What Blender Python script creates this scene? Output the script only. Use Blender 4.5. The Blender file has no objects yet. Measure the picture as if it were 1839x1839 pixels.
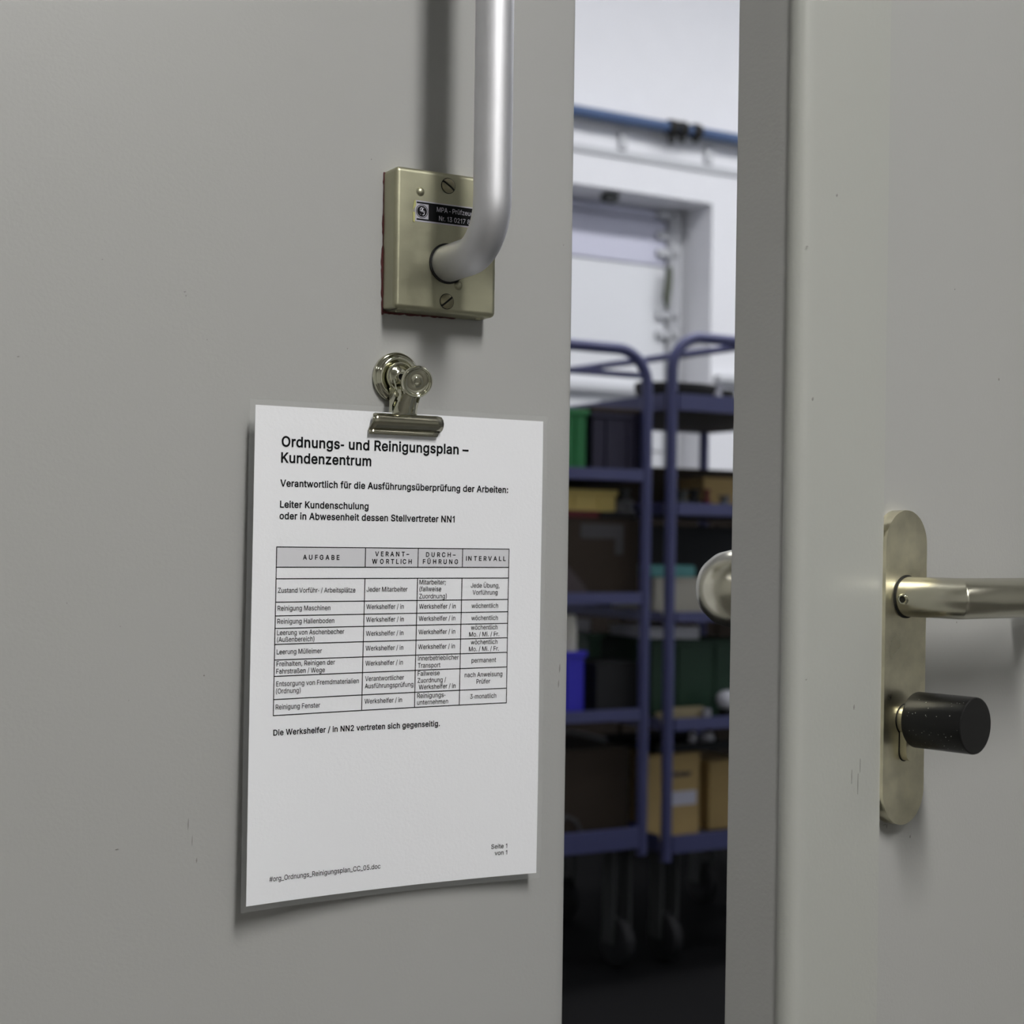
import bpy, bmesh, math, random
from mathutils import Vector, Matrix
from mathutils.geometry import delaunay_2d_cdt
random.seed(7)
S = bpy.context.scene
COL = S.collection

# ------------------------------------------------------------------ camera
F_PX, CX, CY, ROLL, EYE = 2800.0, 919.5, 977.0, 0.0133, 1.08
cam = bpy.data.cameras.new('camera')
camo = bpy.data.objects.new('camera', cam); COL.objects.link(camo)
RV = Vector((math.cos(ROLL), 0, math.sin(ROLL)))
UV = Vector((-math.sin(ROLL), 0, math.cos(ROLL)))
FV = Vector((0, 1, 0))
m = Matrix((RV, UV, -FV)).transposed().to_4x4()
m.translation = Vector((0, 0, EYE))
camo.matrix_world = m
cam.sensor_width = 36.0
cam.lens = F_PX*36/1839
cam.shift_y = (CY-919.5)/1839
cam.clip_start = 0.05
cam.dof.use_dof = True
cam.dof.focus_distance = 0.955
cam.dof.aperture_fstop = 9.5
S.camera = camo

# ------------------------------------------------------------------ world, exposure
w = bpy.data.worlds.new('world'); S.world = w; w.use_nodes = True
w.node_tree.nodes['Background'].inputs[0].default_value = (0.75, 0.85, 1.0, 1)
w.node_tree.nodes['Background'].inputs[1].default_value = 0.6
S.view_settings.view_transform = 'Standard'
S.view_settings.look = 'None'
S.view_settings.gamma = 1
S.view_settings.use_curve_mapping = False
S.view_settings.exposure = 0.0
LAMP_E, FILL_LEFT, FILL_RIGHT, HALL_E = 66.0, 5.5, 11.0, 6.9

# ------------------------------------------------------------------ geometry of the place
C0 = Vector((0, 0, EYE))
def ray(x, y): return FV + RV*((x-CX)/F_PX) - UV*((y-CY)/F_PX)
class Frame:
    """upright plane: u runs along it to the right, h stands out of it to the viewer, z up"""
    def __init__(s, org, deg, tilt=0.0):
        s.o = Vector(org); s.a = math.radians(deg)
        s.D = Vector((math.cos(s.a), math.sin(s.a), 0)); s.N = Vector((math.sin(s.a), -math.cos(s.a), 0))
        s.M = Matrix.Translation(s.o) @ Matrix.Rotation(s.a, 4, 'Z') @ Matrix.Rotation(tilt, 4, 'Y')
    def hit(s, x, y, h=0.0):
        r = ray(x, y); t = ((s.o+s.N*h-C0).dot(s.N))/r.dot(s.N)
        q = C0+r*t-s.o
        return q.dot(s.D), q.z
    def w(s, u, h, z): return s.o+s.D*u+s.N*h+Vector((0, 0, z))
DL = Frame((0.03820, 1.04882, 0), 29.5)                      # closed left leaf, u = 0 at its free edge
DR = Frame((0.21348, 0.91156, 0), 41.5)                      # right leaf, u = 0 at the seam of its cover strip
RM = Frame((0.0, 1.06, 0), 29.5)                             # room axes
def fp(px, Z): r = ray(px, 980); return (r.x*Z, Z, 0)
CR = Frame(fp(1195, 4.0), 30)
_l = Frame(fp(1167, 3.99), 30)
CL = Frame(_l.w(-0.6, 0, 0), 30)
HW = Frame(fp(1180, 7.5), 30)

# ------------------------------------------------------------------ helpers
def srgb(r, g, b):
    f = lambda c: (c/255/12.92) if c/255 <= .04045 else ((c/255+.055)/1.055)**2.4
    return (f(r), f(g), f(b), 1)
MATS = {}
def mat(name, col, rough=.5, metal=0.0, bump=0.0, bscale=300, var=0.0, vscale=8, spec=.5, coat=0.0, emit=None, es=0, alpha=None, stretch=None, rvar=0.0):
    if name in MATS: return MATS[name]
    m = bpy.data.materials.new(name); m.use_nodes = True
    nt = m.node_tree; N = nt.nodes; L = nt.links; b = N['Principled BSDF']
    b.inputs['Base Color'].default_value = col; b.inputs['Roughness'].default_value = rough
    b.inputs['Metallic'].default_value = metal; b.inputs['Specular IOR Level'].default_value = spec
    b.inputs['Coat Weight'].default_value = coat; b.inputs['Coat Roughness'].default_value = .12
    tc = N.new('ShaderNodeTexCoord'); mp = N.new('ShaderNodeMapping')
    L.new(tc.outputs['Object'], mp.inputs[0])
    if stretch: mp.inputs['Scale'].default_value = stretch
    if var > 0 or rvar > 0:
        n = N.new('ShaderNodeTexNoise'); n.inputs['Scale'].default_value = vscale; n.inputs['Detail'].default_value = 5
        L.new(tc.outputs['Object'], n.inputs['Vector'])
        if var > 0:
            mr = N.new('ShaderNodeMapRange'); mr.inputs[1].default_value = .3; mr.inputs[2].default_value = .7
            mr.inputs[3].default_value = 1-var; mr.inputs[4].default_value = 1+var
            L.new(n.outputs[0], mr.inputs[0])
            mx = N.new('ShaderNodeVectorMath'); mx.operation = 'SCALE'; mx.inputs[0].default_value = col[:3]
            L.new(mr.outputs[0], mx.inputs['Scale']); L.new(mx.outputs[0], b.inputs['Base Color'])
        if rvar > 0:
            mr = N.new('ShaderNodeMapRange'); mr.inputs[1].default_value = .3; mr.inputs[2].default_value = .7
            mr.inputs[3].default_value = rough-rvar; mr.inputs[4].default_value = rough+rvar
            L.new(n.outputs[0], mr.inputs[0]); L.new(mr.outputs[0], b.inputs['Roughness'])
    if bump > 0:
        n = N.new('ShaderNodeTexNoise'); n.inputs['Scale'].default_value = bscale; n.inputs['Detail'].default_value = 3
        L.new(mp.outputs[0], n.inputs['Vector'])
        bp = N.new('ShaderNodeBump'); bp.inputs['Strength'].default_value = bump; bp.inputs['Distance'].default_value = .001
        L.new(n.outputs[0], bp.inputs['Height']); L.new(bp.outputs[0], b.inputs['Normal'])
    if emit:
        b.inputs['Emission Color'].default_value = emit; b.inputs['Emission Strength'].default_value = es
    if alpha is not None: b.inputs['Alpha'].default_value = alpha
    MATS[name] = m
    return m

def B(): return bmesh.new()
def box(bm, x0, x1, y0, y1, z0, z1, bev=0, seg=2, mi=0):
    vs = [bm.verts.new((x, y, z)) for x in (x0, x1) for y in (y0, y1) for z in (z0, z1)]
    fs = [bm.faces.new([vs[i] for i in q]) for q in ((0, 1, 3, 2), (4, 6, 7, 5), (0, 4, 5, 1), (2, 3, 7, 6), (0, 2, 6, 4), (1, 5, 7, 3))]
    for f in fs: f.material_index = mi
    if bev:
        es = list({e for f in fs for e in f.edges})
        r = bmesh.ops.bevel(bm, geom=es, offset=bev, segments=seg, affect='EDGES', profile=.5)
        for f in r['faces']: f.material_index = mi
def prism(bm, pts, a0, a1, axis='y', mi=0, bev=0):
    """outline pts extruded along an axis: axis y -> pts are (x,z); axis x -> (y,z); axis z -> (x,y)"""
    def P(p, a):
        return {'y': (p[0], a, p[1]), 'x': (a, p[0], p[1]), 'z': (p[0], p[1], a)}[axis]
    A = [bm.verts.new(P(p, a0)) for p in pts]; Bv = [bm.verts.new(P(p, a1)) for p in pts]
    n = len(pts); fs = [bm.faces.new(A), bm.faces.new(Bv[::-1])]
    for i in range(n): fs.append(bm.faces.new((A[i], Bv[i], Bv[(i+1) % n], A[(i+1) % n])))
    for f in fs: f.material_index = mi
    if bev:
        es = list(fs[1].edges)+list(fs[0].edges)
        bmesh.ops.bevel(bm, geom=es, offset=bev, segments=2, affect='EDGES', profile=.5)
    return fs
def tube(bm, pts, r, seg=16, cap=True, radii=None, mi=0, closed=False):
    pts = [Vector(p) for p in pts]; n = len(pts)
    T = []
    for i in range(n):
        a = pts[max(i-1, 0)]; b = pts[min(i+1, n-1)]
        if closed: a = pts[i-1]; b = pts[(i+1) % n]
        T.append((b-a).normalized())
    up = Vector((0, 0, 1)) if abs(T[0].z) < .9 else Vector((1, 0, 0))
    nx = T[0].cross(up).normalized(); rings = []
    for i in range(n):
        nx = (nx - T[i]*nx.dot(T[i])).normalized(); ny = T[i].cross(nx)
        rr = radii[i] if radii else r
        rings.append([bm.verts.new(pts[i]+(nx*math.cos(t)+ny*math.sin(t))*rr) for t in [2*math.pi*k/seg for k in range(seg)]])
    last = n if closed else n-1
    for i in range(last):
        A = rings[i]; Bq = rings[(i+1) % n]
        for k in range(seg):
            f = bm.faces.new((A[k], A[(k+1) % seg], Bq[(k+1) % seg], Bq[k])); f.material_index = mi; f.smooth = True
    if cap and not closed:
        bm.faces.new(rings[0][::-1]).material_index = mi; bm.faces.new(rings[-1]).material_index = mi
def lathe(bm, prof, M=None, seg=48, mi=0):
    """prof = [(r, a)], spun about local +Z then placed by M"""
    M = M or Matrix(); rings = []
    for r, a in prof:
        if r < 1e-7: rings.append([bm.verts.new(M @ Vector((0, 0, a)))])
        else: rings.append([bm.verts.new(M @ Vector((r*math.cos(2*math.pi*k/seg), r*math.sin(2*math.pi*k/seg), a))) for k in range(seg)])
    for A, Bq in zip(rings, rings[1:]):
        for k in range(seg):
            k2 = (k+1) % seg
            if len(A) == 1 and len(Bq) == 1: continue
            if len(A) == 1: f = bm.faces.new((A[0], Bq[k], Bq[k2]))
            elif len(Bq) == 1: f = bm.faces.new((A[k], Bq[0], A[k2]))
            else: f = bm.faces.new((A[k], Bq[k], Bq[k2], A[k2]))
            f.material_index = mi; f.smooth = True
OUT = Matrix.Rotation(math.pi/2, 4, 'X')                      # local +Z of a lathe -> out of the wall (-Y)
def out(x, h, z): return Matrix.Translation((x, -h, z)) @ OUT
def arc(cx, cy, r, a0, a1, n):
    return [(cx+r*math.cos(math.radians(a0+(a1-a0)*i/n)), cy+r*math.sin(math.radians(a0+(a1-a0)*i/n))) for i in range(n+1)]

def obj(name, bm, mats, parent=None, smooth=None, autos=35):
    me = bpy.data.meshes.new(name)
    bmesh.ops.recalc_face_normals(bm, faces=bm.faces)
    if smooth is not None:
        for f in bm.faces: f.smooth = smooth
    bm.to_mesh(me); bm.free()
    if not isinstance(mats, (list, tuple)): mats = [mats]
    for x in mats: me.materials.append(x)
    if any(p.use_smooth for p in me.polygons):
        me.set_sharp_from_angle(angle=math.radians(autos))
    o = bpy.data.objects.new(name, me); COL.objects.link(o)
    if parent: o.parent = parent
    return o
def wn(o):
    m_ = o.modifiers.new('weighted', 'WEIGHTED_NORMAL'); m_.keep_sharp = True; m_.weight = 100
    return o
def tag(o, label, cat, group=None):
    o['label'] = label; o['category'] = cat
    if group: o['group'] = group
    return o
def struct(o): o['kind'] = 'structure'; return o
def empty(name, M, label=None, cat=None, group=None):
    o = bpy.data.objects.new(name, None); o.empty_display_size = .05; COL.objects.link(o); o.matrix_world = M
    if label: tag(o, label, cat, group)
    return o
def at(fr, u, h, z): return fr.M @ Matrix.Translation((u, -h, z))

# lettering turned into real, thin mesh
# (outlines of a plain grotesque alphabet, 1000 units to the em; first number is the advance)
GL = {
' ':(188,""),
'#':(440,"242,0 326,509 377,509 294,0|10,140 19,192 400,192 391,140|64,0 147,509 198,509 115,0|40,316 49,368 429,368 421,316"),
'(':(273,"89,207 92,264 101,324 109,364 119,403 132,441 153,494 177,539 236,539 212,485 191,428 174,370 161,313 154,258 151,207 154,161 160,115 172,67 188,16 202,-19 218,-57 236,-96 177,-96 150,-46 128,4 111,55 99,106 92,156"),
')':(273,"37,-96 56,-56 72,-18 86,18 102,69 113,116 120,162 122,207 119,258 112,313 99,370 82,428 62,485 37,539 97,539 121,494 142,441 154,403 164,364 173,323 181,264 184,207 182,156 174,104 161,53 144,3 123,-47 97,-96"),
',':(188,"38,-119 68,71 137,71 84,-119"),
'-':(235,"40,165 40,215 195,215 195,165"),
'.':(188,"95,-4 78,-1 63,9 53,24 50,41 53,59 63,73 78,83 95,87 113,83 128,73 138,59 141,41 138,24 128,9 113,-1"),
'/':(249,"235,533 71,-76 14,-76 178,533"),
'0':(453,"227,-7 174,1 130,24 95,62 69,113 57,155 50,202 48,254 50,306 57,353 69,395 95,447 130,484 174,508 227,516 279,508 323,484 358,447 384,395 396,353 403,306 405,254 403,202 396,155 384,113 359,62 323,24 279,1|227,50 261,56 290,74 313,103 330,144 340,194 344,254 340,314 330,365 313,405 290,435 261,453 227,460 192,453 163,435 140,405 123,365 113,314 109,254 113,194 123,144 140,103 163,74 192,56"),
'1':(330,"230,509 230,0 167,0 167,395 60,340 60,402 190,509"),
'2':(453,"64,0 64,47 234,229 261,257 282,282 299,305 311,327 318,348 320,371 317,397 308,419 293,436 273,449 250,457 224,460 196,457 172,447 153,433 139,413 130,390 127,362 66,362 71,405 86,442 111,473 143,496 182,511 225,516 268,511 306,497 337,474 361,445 376,411 381,372 378,345 371,318 357,290 336,259 306,223 267,180 153,60 153,57 389,57 389,0"),
'3':(453,"218,-7 173,-3 133,10 98,30 70,57 52,91 44,132 109,132 115,107 126,87 144,71 165,59 191,52 219,50 248,53 275,61 297,74 315,93 325,116 329,145 326,172 316,196 299,217 275,234 242,244 201,248 157,248 157,299 288,448 288,452 70,452 70,509 372,509 372,461 211,278 211,289 264,288 308,276 344,253 371,222 387,186 393,145 387,103 370,66 344,36 309,12 266,-2"),
'5':(453,"221,-7 178,-2 140,11 108,32 83,60 66,93 60,130 122,130 127,108 138,89 154,73 173,60 196,52 221,50 250,53 276,64 298,82 314,104 324,131 328,162 324,193 314,221 297,244 275,262 248,273 218,277 192,275 167,268 145,258 128,246 67,253 96,509 366,509 366,452 151,452 134,301 136,301 155,315 178,325 203,331 229,334 263,330 294,321 321,306 345,285 364,260 379,231 388,199 391,163 385,117 369,76 343,41 309,15 268,-1"),
'7':(453,"97,0 323,448 323,452 62,452 62,509 391,509 391,449 165,0"),
'8':(453,"226,-7 178,-2 136,11 101,33 74,62 57,96 52,135 55,166 65,195 81,220 101,241 125,256 153,265 153,267 119,282 93,308 76,342 70,380 75,417 90,450 114,477 146,498 184,511 226,516 269,511 306,498 337,477 361,450 377,417 382,380 376,342 359,308 333,282 300,267 300,265 327,256 351,241 372,220 387,195 397,166 401,135 395,96 378,62 352,33 317,11 275,-2|226,49 258,52 285,60 307,74 323,91 333,113 337,139 333,165 322,189 305,208 283,223 256,232 226,235 196,232 169,223 147,208 130,189 119,165 115,139 119,113 129,91 145,74 167,60 195,52|226,290 252,292 274,300 293,313 307,330 316,351 319,376 316,399 308,420 294,437 275,449 252,457 226,460 200,457 177,449 159,437 145,420 136,399 133,376 136,351 145,330 159,313 178,300 201,292"),
':':(188,"95,-4 78,-1 63,9 53,24 50,41 53,59 63,73 78,83 95,87 113,83 128,73 138,59 141,41 138,24 128,9 113,-1|95,271 78,274 63,284 53,299 50,316 53,334 63,349 78,359 95,362 113,359 128,349 138,334 141,316 138,299 128,284 113,274"),
';':(188,"38,-119 68,71 137,71 84,-119|103,271 86,274 71,284 61,299 58,316 61,334 71,349 86,359 103,362 121,359 136,349 146,334 149,316 146,299 136,284 121,274"),
'A':(480,"16,0 201,509 276,509 463,0 395,0 287,302 276,334 264,372 250,420 232,478 245,478 228,419 213,371 201,333 191,302 85,0|110,142 110,199 370,199 370,142"),
'B':(456,"60,0 60,509 241,509 289,504 329,491 359,469 381,442 394,410 398,374 395,344 387,320 373,301 356,286 336,275 315,267 315,262 339,257 363,245 385,227 402,203 414,173 418,136 413,100 400,67 377,39 344,18 301,4 247,0|125,57 245,57 296,63 330,80 349,105 355,137 352,161 342,184 327,203 306,218 279,228 248,231 125,231|125,285 238,285 265,288 288,296 308,309 323,326 333,348 336,372 330,403 313,429 283,446 240,452 125,452"),
'C':(510,"267,-7 225,-3 186,7 150,25 119,49 92,79 70,115 53,157 44,203 40,254 44,305 53,352 70,393 92,429 119,459 150,484 186,501 225,512 267,516 305,513 340,504 373,490 402,471 427,447 448,418 463,385 473,348 408,348 401,373 389,395 375,413 357,428 337,440 315,449 292,454 267,456 223,450 184,432 150,403 125,364 109,314 103,254 109,194 125,145 151,105 184,76 223,59 267,53 292,55 315,60 337,69 357,81 375,96 389,114 401,136 408,160 473,160 463,124 448,91 428,62 402,38 373,19 341,5 305,-4"),
'D':(502,"219,0 96,0 96,57 215,57 272,63 318,81 354,110 379,149 394,198 399,255 394,312 379,361 354,399 320,428 275,446 221,452 93,452 93,509 225,509 273,505 315,495 353,478 399,441 433,391 449,351 458,306 462,255 458,205 449,159 433,119 411,83 384,54 351,31 312,14 268,3|125,509 125,0 60,0 60,509"),
'E':(419,"60,0 60,509 372,509 372,452 125,452 125,286 355,286 355,229 125,229 125,57 375,57 375,0"),
'F':(410,"60,0 60,509 369,509 369,452 125,452 125,278 346,278 346,221 125,221 125,0"),
'G':(520,"269,-7 225,-3 185,7 149,25 118,49 91,79 69,116 53,157 43,203 40,254 43,305 53,352 69,393 91,429 117,459 149,484 184,501 223,512 265,516 304,513 340,504 374,489 403,469 429,445 449,416 465,384 474,349 408,349 399,372 387,393 373,411 356,427 337,439 315,448 291,454 265,456 222,450 183,432 150,404 125,364 109,314 103,254 109,194 125,145 151,105 184,76 224,59 269,53 309,57 345,71 374,93 396,123 410,160 415,202 434,199 283,199 283,256 478,256 478,200 471,141 451,91 419,50 377,19 326,0"),
'H':(517,"60,0 60,509 125,509 125,289 392,289 392,509 457,509 457,0 392,0 392,232 125,232 125,0"),
'I':(190,"62,0 62,509 127,509 127,0"),
'J':(396,"185,-7 124,3 75,33 52,63 38,100 33,145 33,173 98,173 98,145 104,104 122,74 149,56 185,50 220,56 248,74 266,104 272,145 272,509 336,509 336,145 332,100 318,63 294,33 246,3"),
'K':(467,"104,145 104,216 122,239 139,261 157,282 174,303 193,324 212,344 364,509 448,509 231,276 228,276|60,0 60,509 125,509 125,334 124,225 125,193 125,0|372,0 188,259 228,309 449,0"),
'L':(393,"60,0 60,509 125,509 125,57 361,57 361,0"),
'M':(628,"60,0 60,509 152,509 277,187 282,174 287,159 299,123 305,103 311,84 317,65 322,49 307,49 318,83 330,121 336,140 342,158 348,174 352,187 476,509 568,509 568,0 504,0 504,291 504,327 505,347 505,369 506,413 507,457 513,457 505,433 498,409 482,363 474,341 467,322 461,305 456,291 342,0 286,0 170,291 165,304 159,321 145,361 137,384 129,408 121,432 112,457 119,457 120,416 121,372 122,328 122,309 122,291 122,0"),
'N':(523,"60,0 60,509 136,509 343,183 352,169 363,151 375,130 388,107 401,82 414,55 405,54 402,81 401,108 400,134 399,157 399,195 399,509 463,509 463,0 387,0 202,290 190,310 177,331 164,354 148,381 108,452 119,454 122,384 123,354 124,328 125,307 125,291 125,0"),
'O':(533,"267,-7 225,-3 186,7 150,25 119,49 92,79 70,115 53,157 44,203 40,254 44,305 53,352 70,393 92,429 119,459 150,484 186,501 225,512 267,516 309,512 348,501 384,484 415,459 442,429 464,393 480,352 490,305 493,254 490,203 480,157 464,115 442,79 415,49 384,25 348,7 309,-3|267,53 310,59 349,76 383,105 408,144 425,194 430,254 425,314 408,365 383,404 349,433 310,450 267,456 223,450 184,433 151,404 125,364 109,314 103,254 109,194 125,144 151,105 184,76 223,59"),
'P':(445,"60,0 60,509 235,509 289,503 332,487 366,462 390,430 404,391 409,348 404,304 390,265 366,233 332,207 289,191 235,186 109,186 109,242 233,242 269,246 297,256 318,272 333,294 342,319 344,348 342,376 333,402 318,423 297,439 268,449 232,452 125,452 125,0"),
'R':(449,"60,0 60,509 236,509 290,504 333,489 367,465 390,433 405,395 409,352 405,309 390,271 367,240 333,217 289,203 236,198 96,198 96,255 234,255 269,258 298,267 319,281 334,300 342,324 345,352 342,380 334,405 319,425 298,440 269,449 233,452 125,452 125,0|353,0 230,229 303,229 428,0"),
'S':(447,"224,-9 172,-4 128,9 91,31 64,60 46,96 38,137 104,137 110,110 123,88 142,71 166,59 194,52 224,49 257,52 286,60 311,74 329,92 341,114 346,139 342,161 332,179 316,193 296,205 272,214 245,222 184,239 128,260 86,289 60,326 52,372 58,413 75,448 102,476 138,498 180,511 227,516 275,511 316,498 351,476 377,449 394,415 401,378 337,378 326,412 302,437 267,453 225,459 194,456 167,448 145,435 129,418 118,398 115,376 119,352 131,334 148,319 169,308 191,300 212,293 264,279 287,272 312,264 336,252 359,238 379,220 395,198 405,171 408,139 403,99 386,64 360,34 323,11 278,-4"),
'T':(449,"32,452 32,509 417,509 417,452 257,452 257,0 193,0 193,452"),
'U':(517,"259,-8 203,-2 154,15 114,43 85,80 66,124 60,173 60,509 124,509 124,178 128,144 141,113 160,87 187,68 220,56 259,52 298,56 331,68 357,87 377,113 389,144 393,178 393,509 457,509 457,173 451,124 433,80 403,43 363,15 315,-2"),
'V':(480,"204,0 16,509 84,509 192,206 203,176 215,137 230,89 248,31 235,31 252,90 267,138 279,176 290,206 395,509 463,509 278,0"),
'W':(686,"155,0 16,509 82,509 163,196 170,171 175,145 181,120 187,94 192,67 197,40 189,40 194,67 200,94 205,120 211,145 218,171 224,196 306,509 380,509 462,196 468,171 474,145 480,120 486,94 492,67 497,40 488,40 493,67 499,94 504,120 510,145 523,196 603,509 670,509 530,0 455,0 368,323 359,356 351,391 344,431 336,475 350,475 342,433 335,395 327,359 318,323 230,0"),
'Z':(438,"42,0 42,46 273,385 289,408 306,431 323,453 341,476 348,454 317,453 285,452 254,452 223,452 40,452 40,509 397,509 397,462 169,129 152,105 134,81 116,57 97,33 90,54 121,56 152,57 183,57 214,57 399,57 399,0"),
'_':(319,"319,0 319,-56 0,-56 0,0"),
'a':(389,"160,-9 126,-5 94,5 68,22 48,45 35,73 30,108 34,138 43,161 58,179 78,193 100,203 125,211 152,216 178,220 209,224 234,227 252,230 265,235 273,243 276,255 276,257 273,279 267,297 256,311 240,322 220,329 196,331 171,329 149,322 132,313 118,301 107,288 100,274 41,291 57,322 79,346 104,364 133,375 163,382 194,384 215,383 239,379 263,372 286,360 306,343 322,320 333,290 337,251 337,0 277,0 277,52 272,52 264,38 252,25 236,12 215,1 190,-6|170,45 202,49 228,59 248,74 263,93 272,115 276,138 276,190 270,186 259,182 246,179 231,176 216,173 200,171 175,168 154,164 134,159 117,150 103,139 95,124 92,105 94,87 102,72 114,61 130,52 149,47"),
'b':(424,"229,-8 198,-5 172,4 153,17 138,31 127,46 118,59 112,59 112,0 53,0 53,509 114,509 114,319 118,319 127,331 137,346 152,360 171,373 197,381 229,384 274,378 313,361 345,332 370,293 385,245 390,189 385,133 370,84 346,45 313,16 274,-2|220,47 253,51 279,66 301,88 316,117 325,151 328,189 325,227 316,261 301,290 280,311 253,325 220,330 188,325 161,312 140,291 125,263 116,229 113,189 116,150 125,115 140,86 162,65 188,51"),
'c':(396,"207,-8 159,-2 117,16 82,46 56,85 40,133 34,187 40,243 56,291 82,330 117,360 159,378 207,384 234,383 260,377 284,368 305,356 324,341 340,322 353,301 362,277 303,262 298,276 290,289 281,301 270,311 257,319 242,325 226,329 207,330 173,325 145,310 124,287 108,258 99,224 96,187 99,151 108,117 124,89 145,66 173,51 207,46 226,48 243,52 258,58 271,66 282,76 292,89 299,102 304,117 363,102 354,78 341,56 325,37 306,21 285,9 261,-1 235,-6"),
'd':(424,"195,-8 151,-2 111,16 79,45 55,84 39,133 34,189 39,245 55,293 79,332 112,361 151,378 196,384 228,381 253,373 272,360 287,346 298,331 306,319 311,319 311,509 372,509 372,0 313,0 313,59 307,59 298,46 287,31 272,17 252,4 227,-5|205,47 236,51 263,65 284,86 299,115 309,150 312,189 309,229 300,263 284,291 263,312 237,325 205,330 172,325 145,311 124,290 108,261 99,227 96,189 99,151 109,117 124,88 145,66 172,51"),
'e':(404,"212,-8 161,-2 117,16 82,46 56,85 40,132 34,187 39,242 55,290 81,329 115,359 157,378 205,384 236,382 266,374 294,361 319,341 341,315 357,282 368,242 371,194 371,169 75,169 75,221 338,221 310,202 307,237 298,269 283,294 263,314 237,326 205,330 173,326 146,313 125,294 109,270 99,241 96,211 96,178 100,139 110,106 128,80 151,61 179,50 212,46 234,48 254,53 271,61 285,73 297,88 306,105 365,91 353,63 335,39 311,19 283,4 249,-5"),
'f':(254,"228,379 228,327 6,327 6,379|81,0 81,432 84,461 96,486 113,505 135,519 161,527 187,530 207,529 222,527 234,524 243,521 227,468 222,470 215,472 206,473 195,474 171,470 154,460 145,443 142,419 142,0"),
'g':(425,"207,-151 168,-148 134,-140 105,-127 82,-110 64,-91 51,-69 101,-41 110,-53 122,-66 136,-78 154,-88 178,-95 207,-97 249,-92 282,-75 304,-47 311,-6 311,68 306,68 298,56 287,41 272,28 252,16 227,8 195,5 152,10 113,27 80,53 55,90 39,136 34,191 39,246 55,293 80,332 112,361 152,378 196,384 228,382 253,373 273,360 288,346 299,331 308,319 313,319 313,379 372,379 372,-9 367,-54 350,-90 324,-117 291,-136 251,-147|205,59 237,63 264,75 285,95 300,121 309,154 312,193 309,231 300,264 285,291 264,312 237,325 205,330 172,325 145,312 124,290 109,262 99,229 96,193 99,155 109,123 124,96 145,76 172,63"),
'h':(410,"114,227 114,0 53,0 53,509 114,509 114,287 102,287 124,332 152,362 187,379 227,384 264,380 295,369 321,349 341,321 353,285 357,240 357,0 296,0 296,235 290,275 273,304 246,323 210,329 184,326 161,317 141,303 126,283 117,257"),
'i':(167,"53,0 53,379 114,379 114,0|84,443 67,446 54,455 44,468 41,483 44,499 54,512 67,521 84,524 100,521 114,512 123,499 126,483 123,468 114,455 100,446"),
'k':(381,"110,137 110,212 121,212 284,379 360,379 184,199 177,199|53,0 53,509 114,509 114,0|294,0 148,186 191,229 372,0"),
'l':(167,"53,0 53,509 114,509 114,0"),
'm':(610,"53,0 53,379 112,379 112,295 108,295 118,323 132,346 151,363 172,376 195,384 219,386 257,380 287,361 309,331 321,295 312,295 322,321 337,343 357,361 381,375 407,383 437,386 468,383 497,372 522,354 541,328 553,296 557,255 557,0 496,0 496,254 490,289 473,313 447,326 419,330 395,328 374,320 358,307 345,290 338,270 335,247 335,0 274,0 274,260 269,288 253,311 229,326 199,330 178,328 158,320 140,307 126,289 117,266 114,238 114,0"),
'n':(410,"114,227 114,0 53,0 53,379 112,379 112,287 102,287 124,332 152,362 187,379 227,384 264,380 295,369 321,349 341,321 353,285 357,240 357,0 296,0 296,235 290,275 273,304 246,323 210,329 184,326 161,317 141,303 126,283 117,257"),
'o':(415,"207,-8 159,-2 117,16 82,46 56,85 40,133 34,187 40,243 56,291 82,330 117,360 159,378 207,384 256,378 299,360 333,330 359,291 376,243 381,187 376,133 359,85 333,46 299,16 256,-2|207,46 242,51 270,66 292,89 307,117 316,151 319,187 316,224 307,258 292,287 270,310 242,325 207,330 173,325 145,310 124,287 108,258 99,224 96,187 99,151 108,117 124,89 145,66 173,51"),
'p':(424,"53,-143 53,379 112,379 112,319 118,319 126,331 137,346 152,360 171,373 197,381 229,384 274,378 313,361 345,332 370,293 385,245 390,189 385,133 370,84 346,45 313,16 274,-2 229,-8 198,-5 173,4 153,17 138,31 127,46 118,59 114,59 114,-143|220,47 253,51 279,66 301,88 316,117 325,151 328,189 325,227 316,261 301,290 280,311 253,325 220,330 188,325 161,312 140,291 125,263 116,229 113,189 116,150 125,115 140,86 162,65 188,51"),
'r':(259,"53,0 53,379 112,379 112,321 115,321 130,347 152,367 181,380 213,385 221,385 229,384 243,384 243,322 239,323 230,324 219,325 207,326 182,323 159,315 140,301 126,284 117,262 114,237 114,0"),
's':(365,"182,-8 145,-5 112,3 84,18 62,38 45,63 36,94 94,107 105,79 124,60 150,49 181,45 217,50 244,62 262,81 268,103 265,121 254,136 237,147 212,155 149,170 104,186 72,208 53,237 47,274 51,305 65,332 87,354 115,370 149,381 187,384 223,381 254,372 279,358 299,339 314,316 324,290 268,277 258,298 243,316 219,328 187,333 156,329 131,317 114,299 109,277 112,258 124,243 144,232 172,223 229,209 275,194 306,171 325,142 331,107 326,75 312,47 290,24 260,6 223,-5"),
't':(227,"204,379 204,327 6,327 6,379|65,471 126,471 126,98 128,76 136,61 150,53 170,50 177,50 185,51 194,52 202,54 213,2 203,-1 192,-3 180,-4 168,-4 125,2 92,21 72,52 65,93"),
'u':(410,"182,-5 146,-1 115,11 89,31 69,59 57,95 53,139 53,379 114,379 114,144 119,105 137,75 164,56 200,50 226,53 249,62 268,77 283,97 293,122 296,153 296,379 357,379 357,0 298,0 298,92 307,92 286,47 257,17 222,0"),
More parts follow.
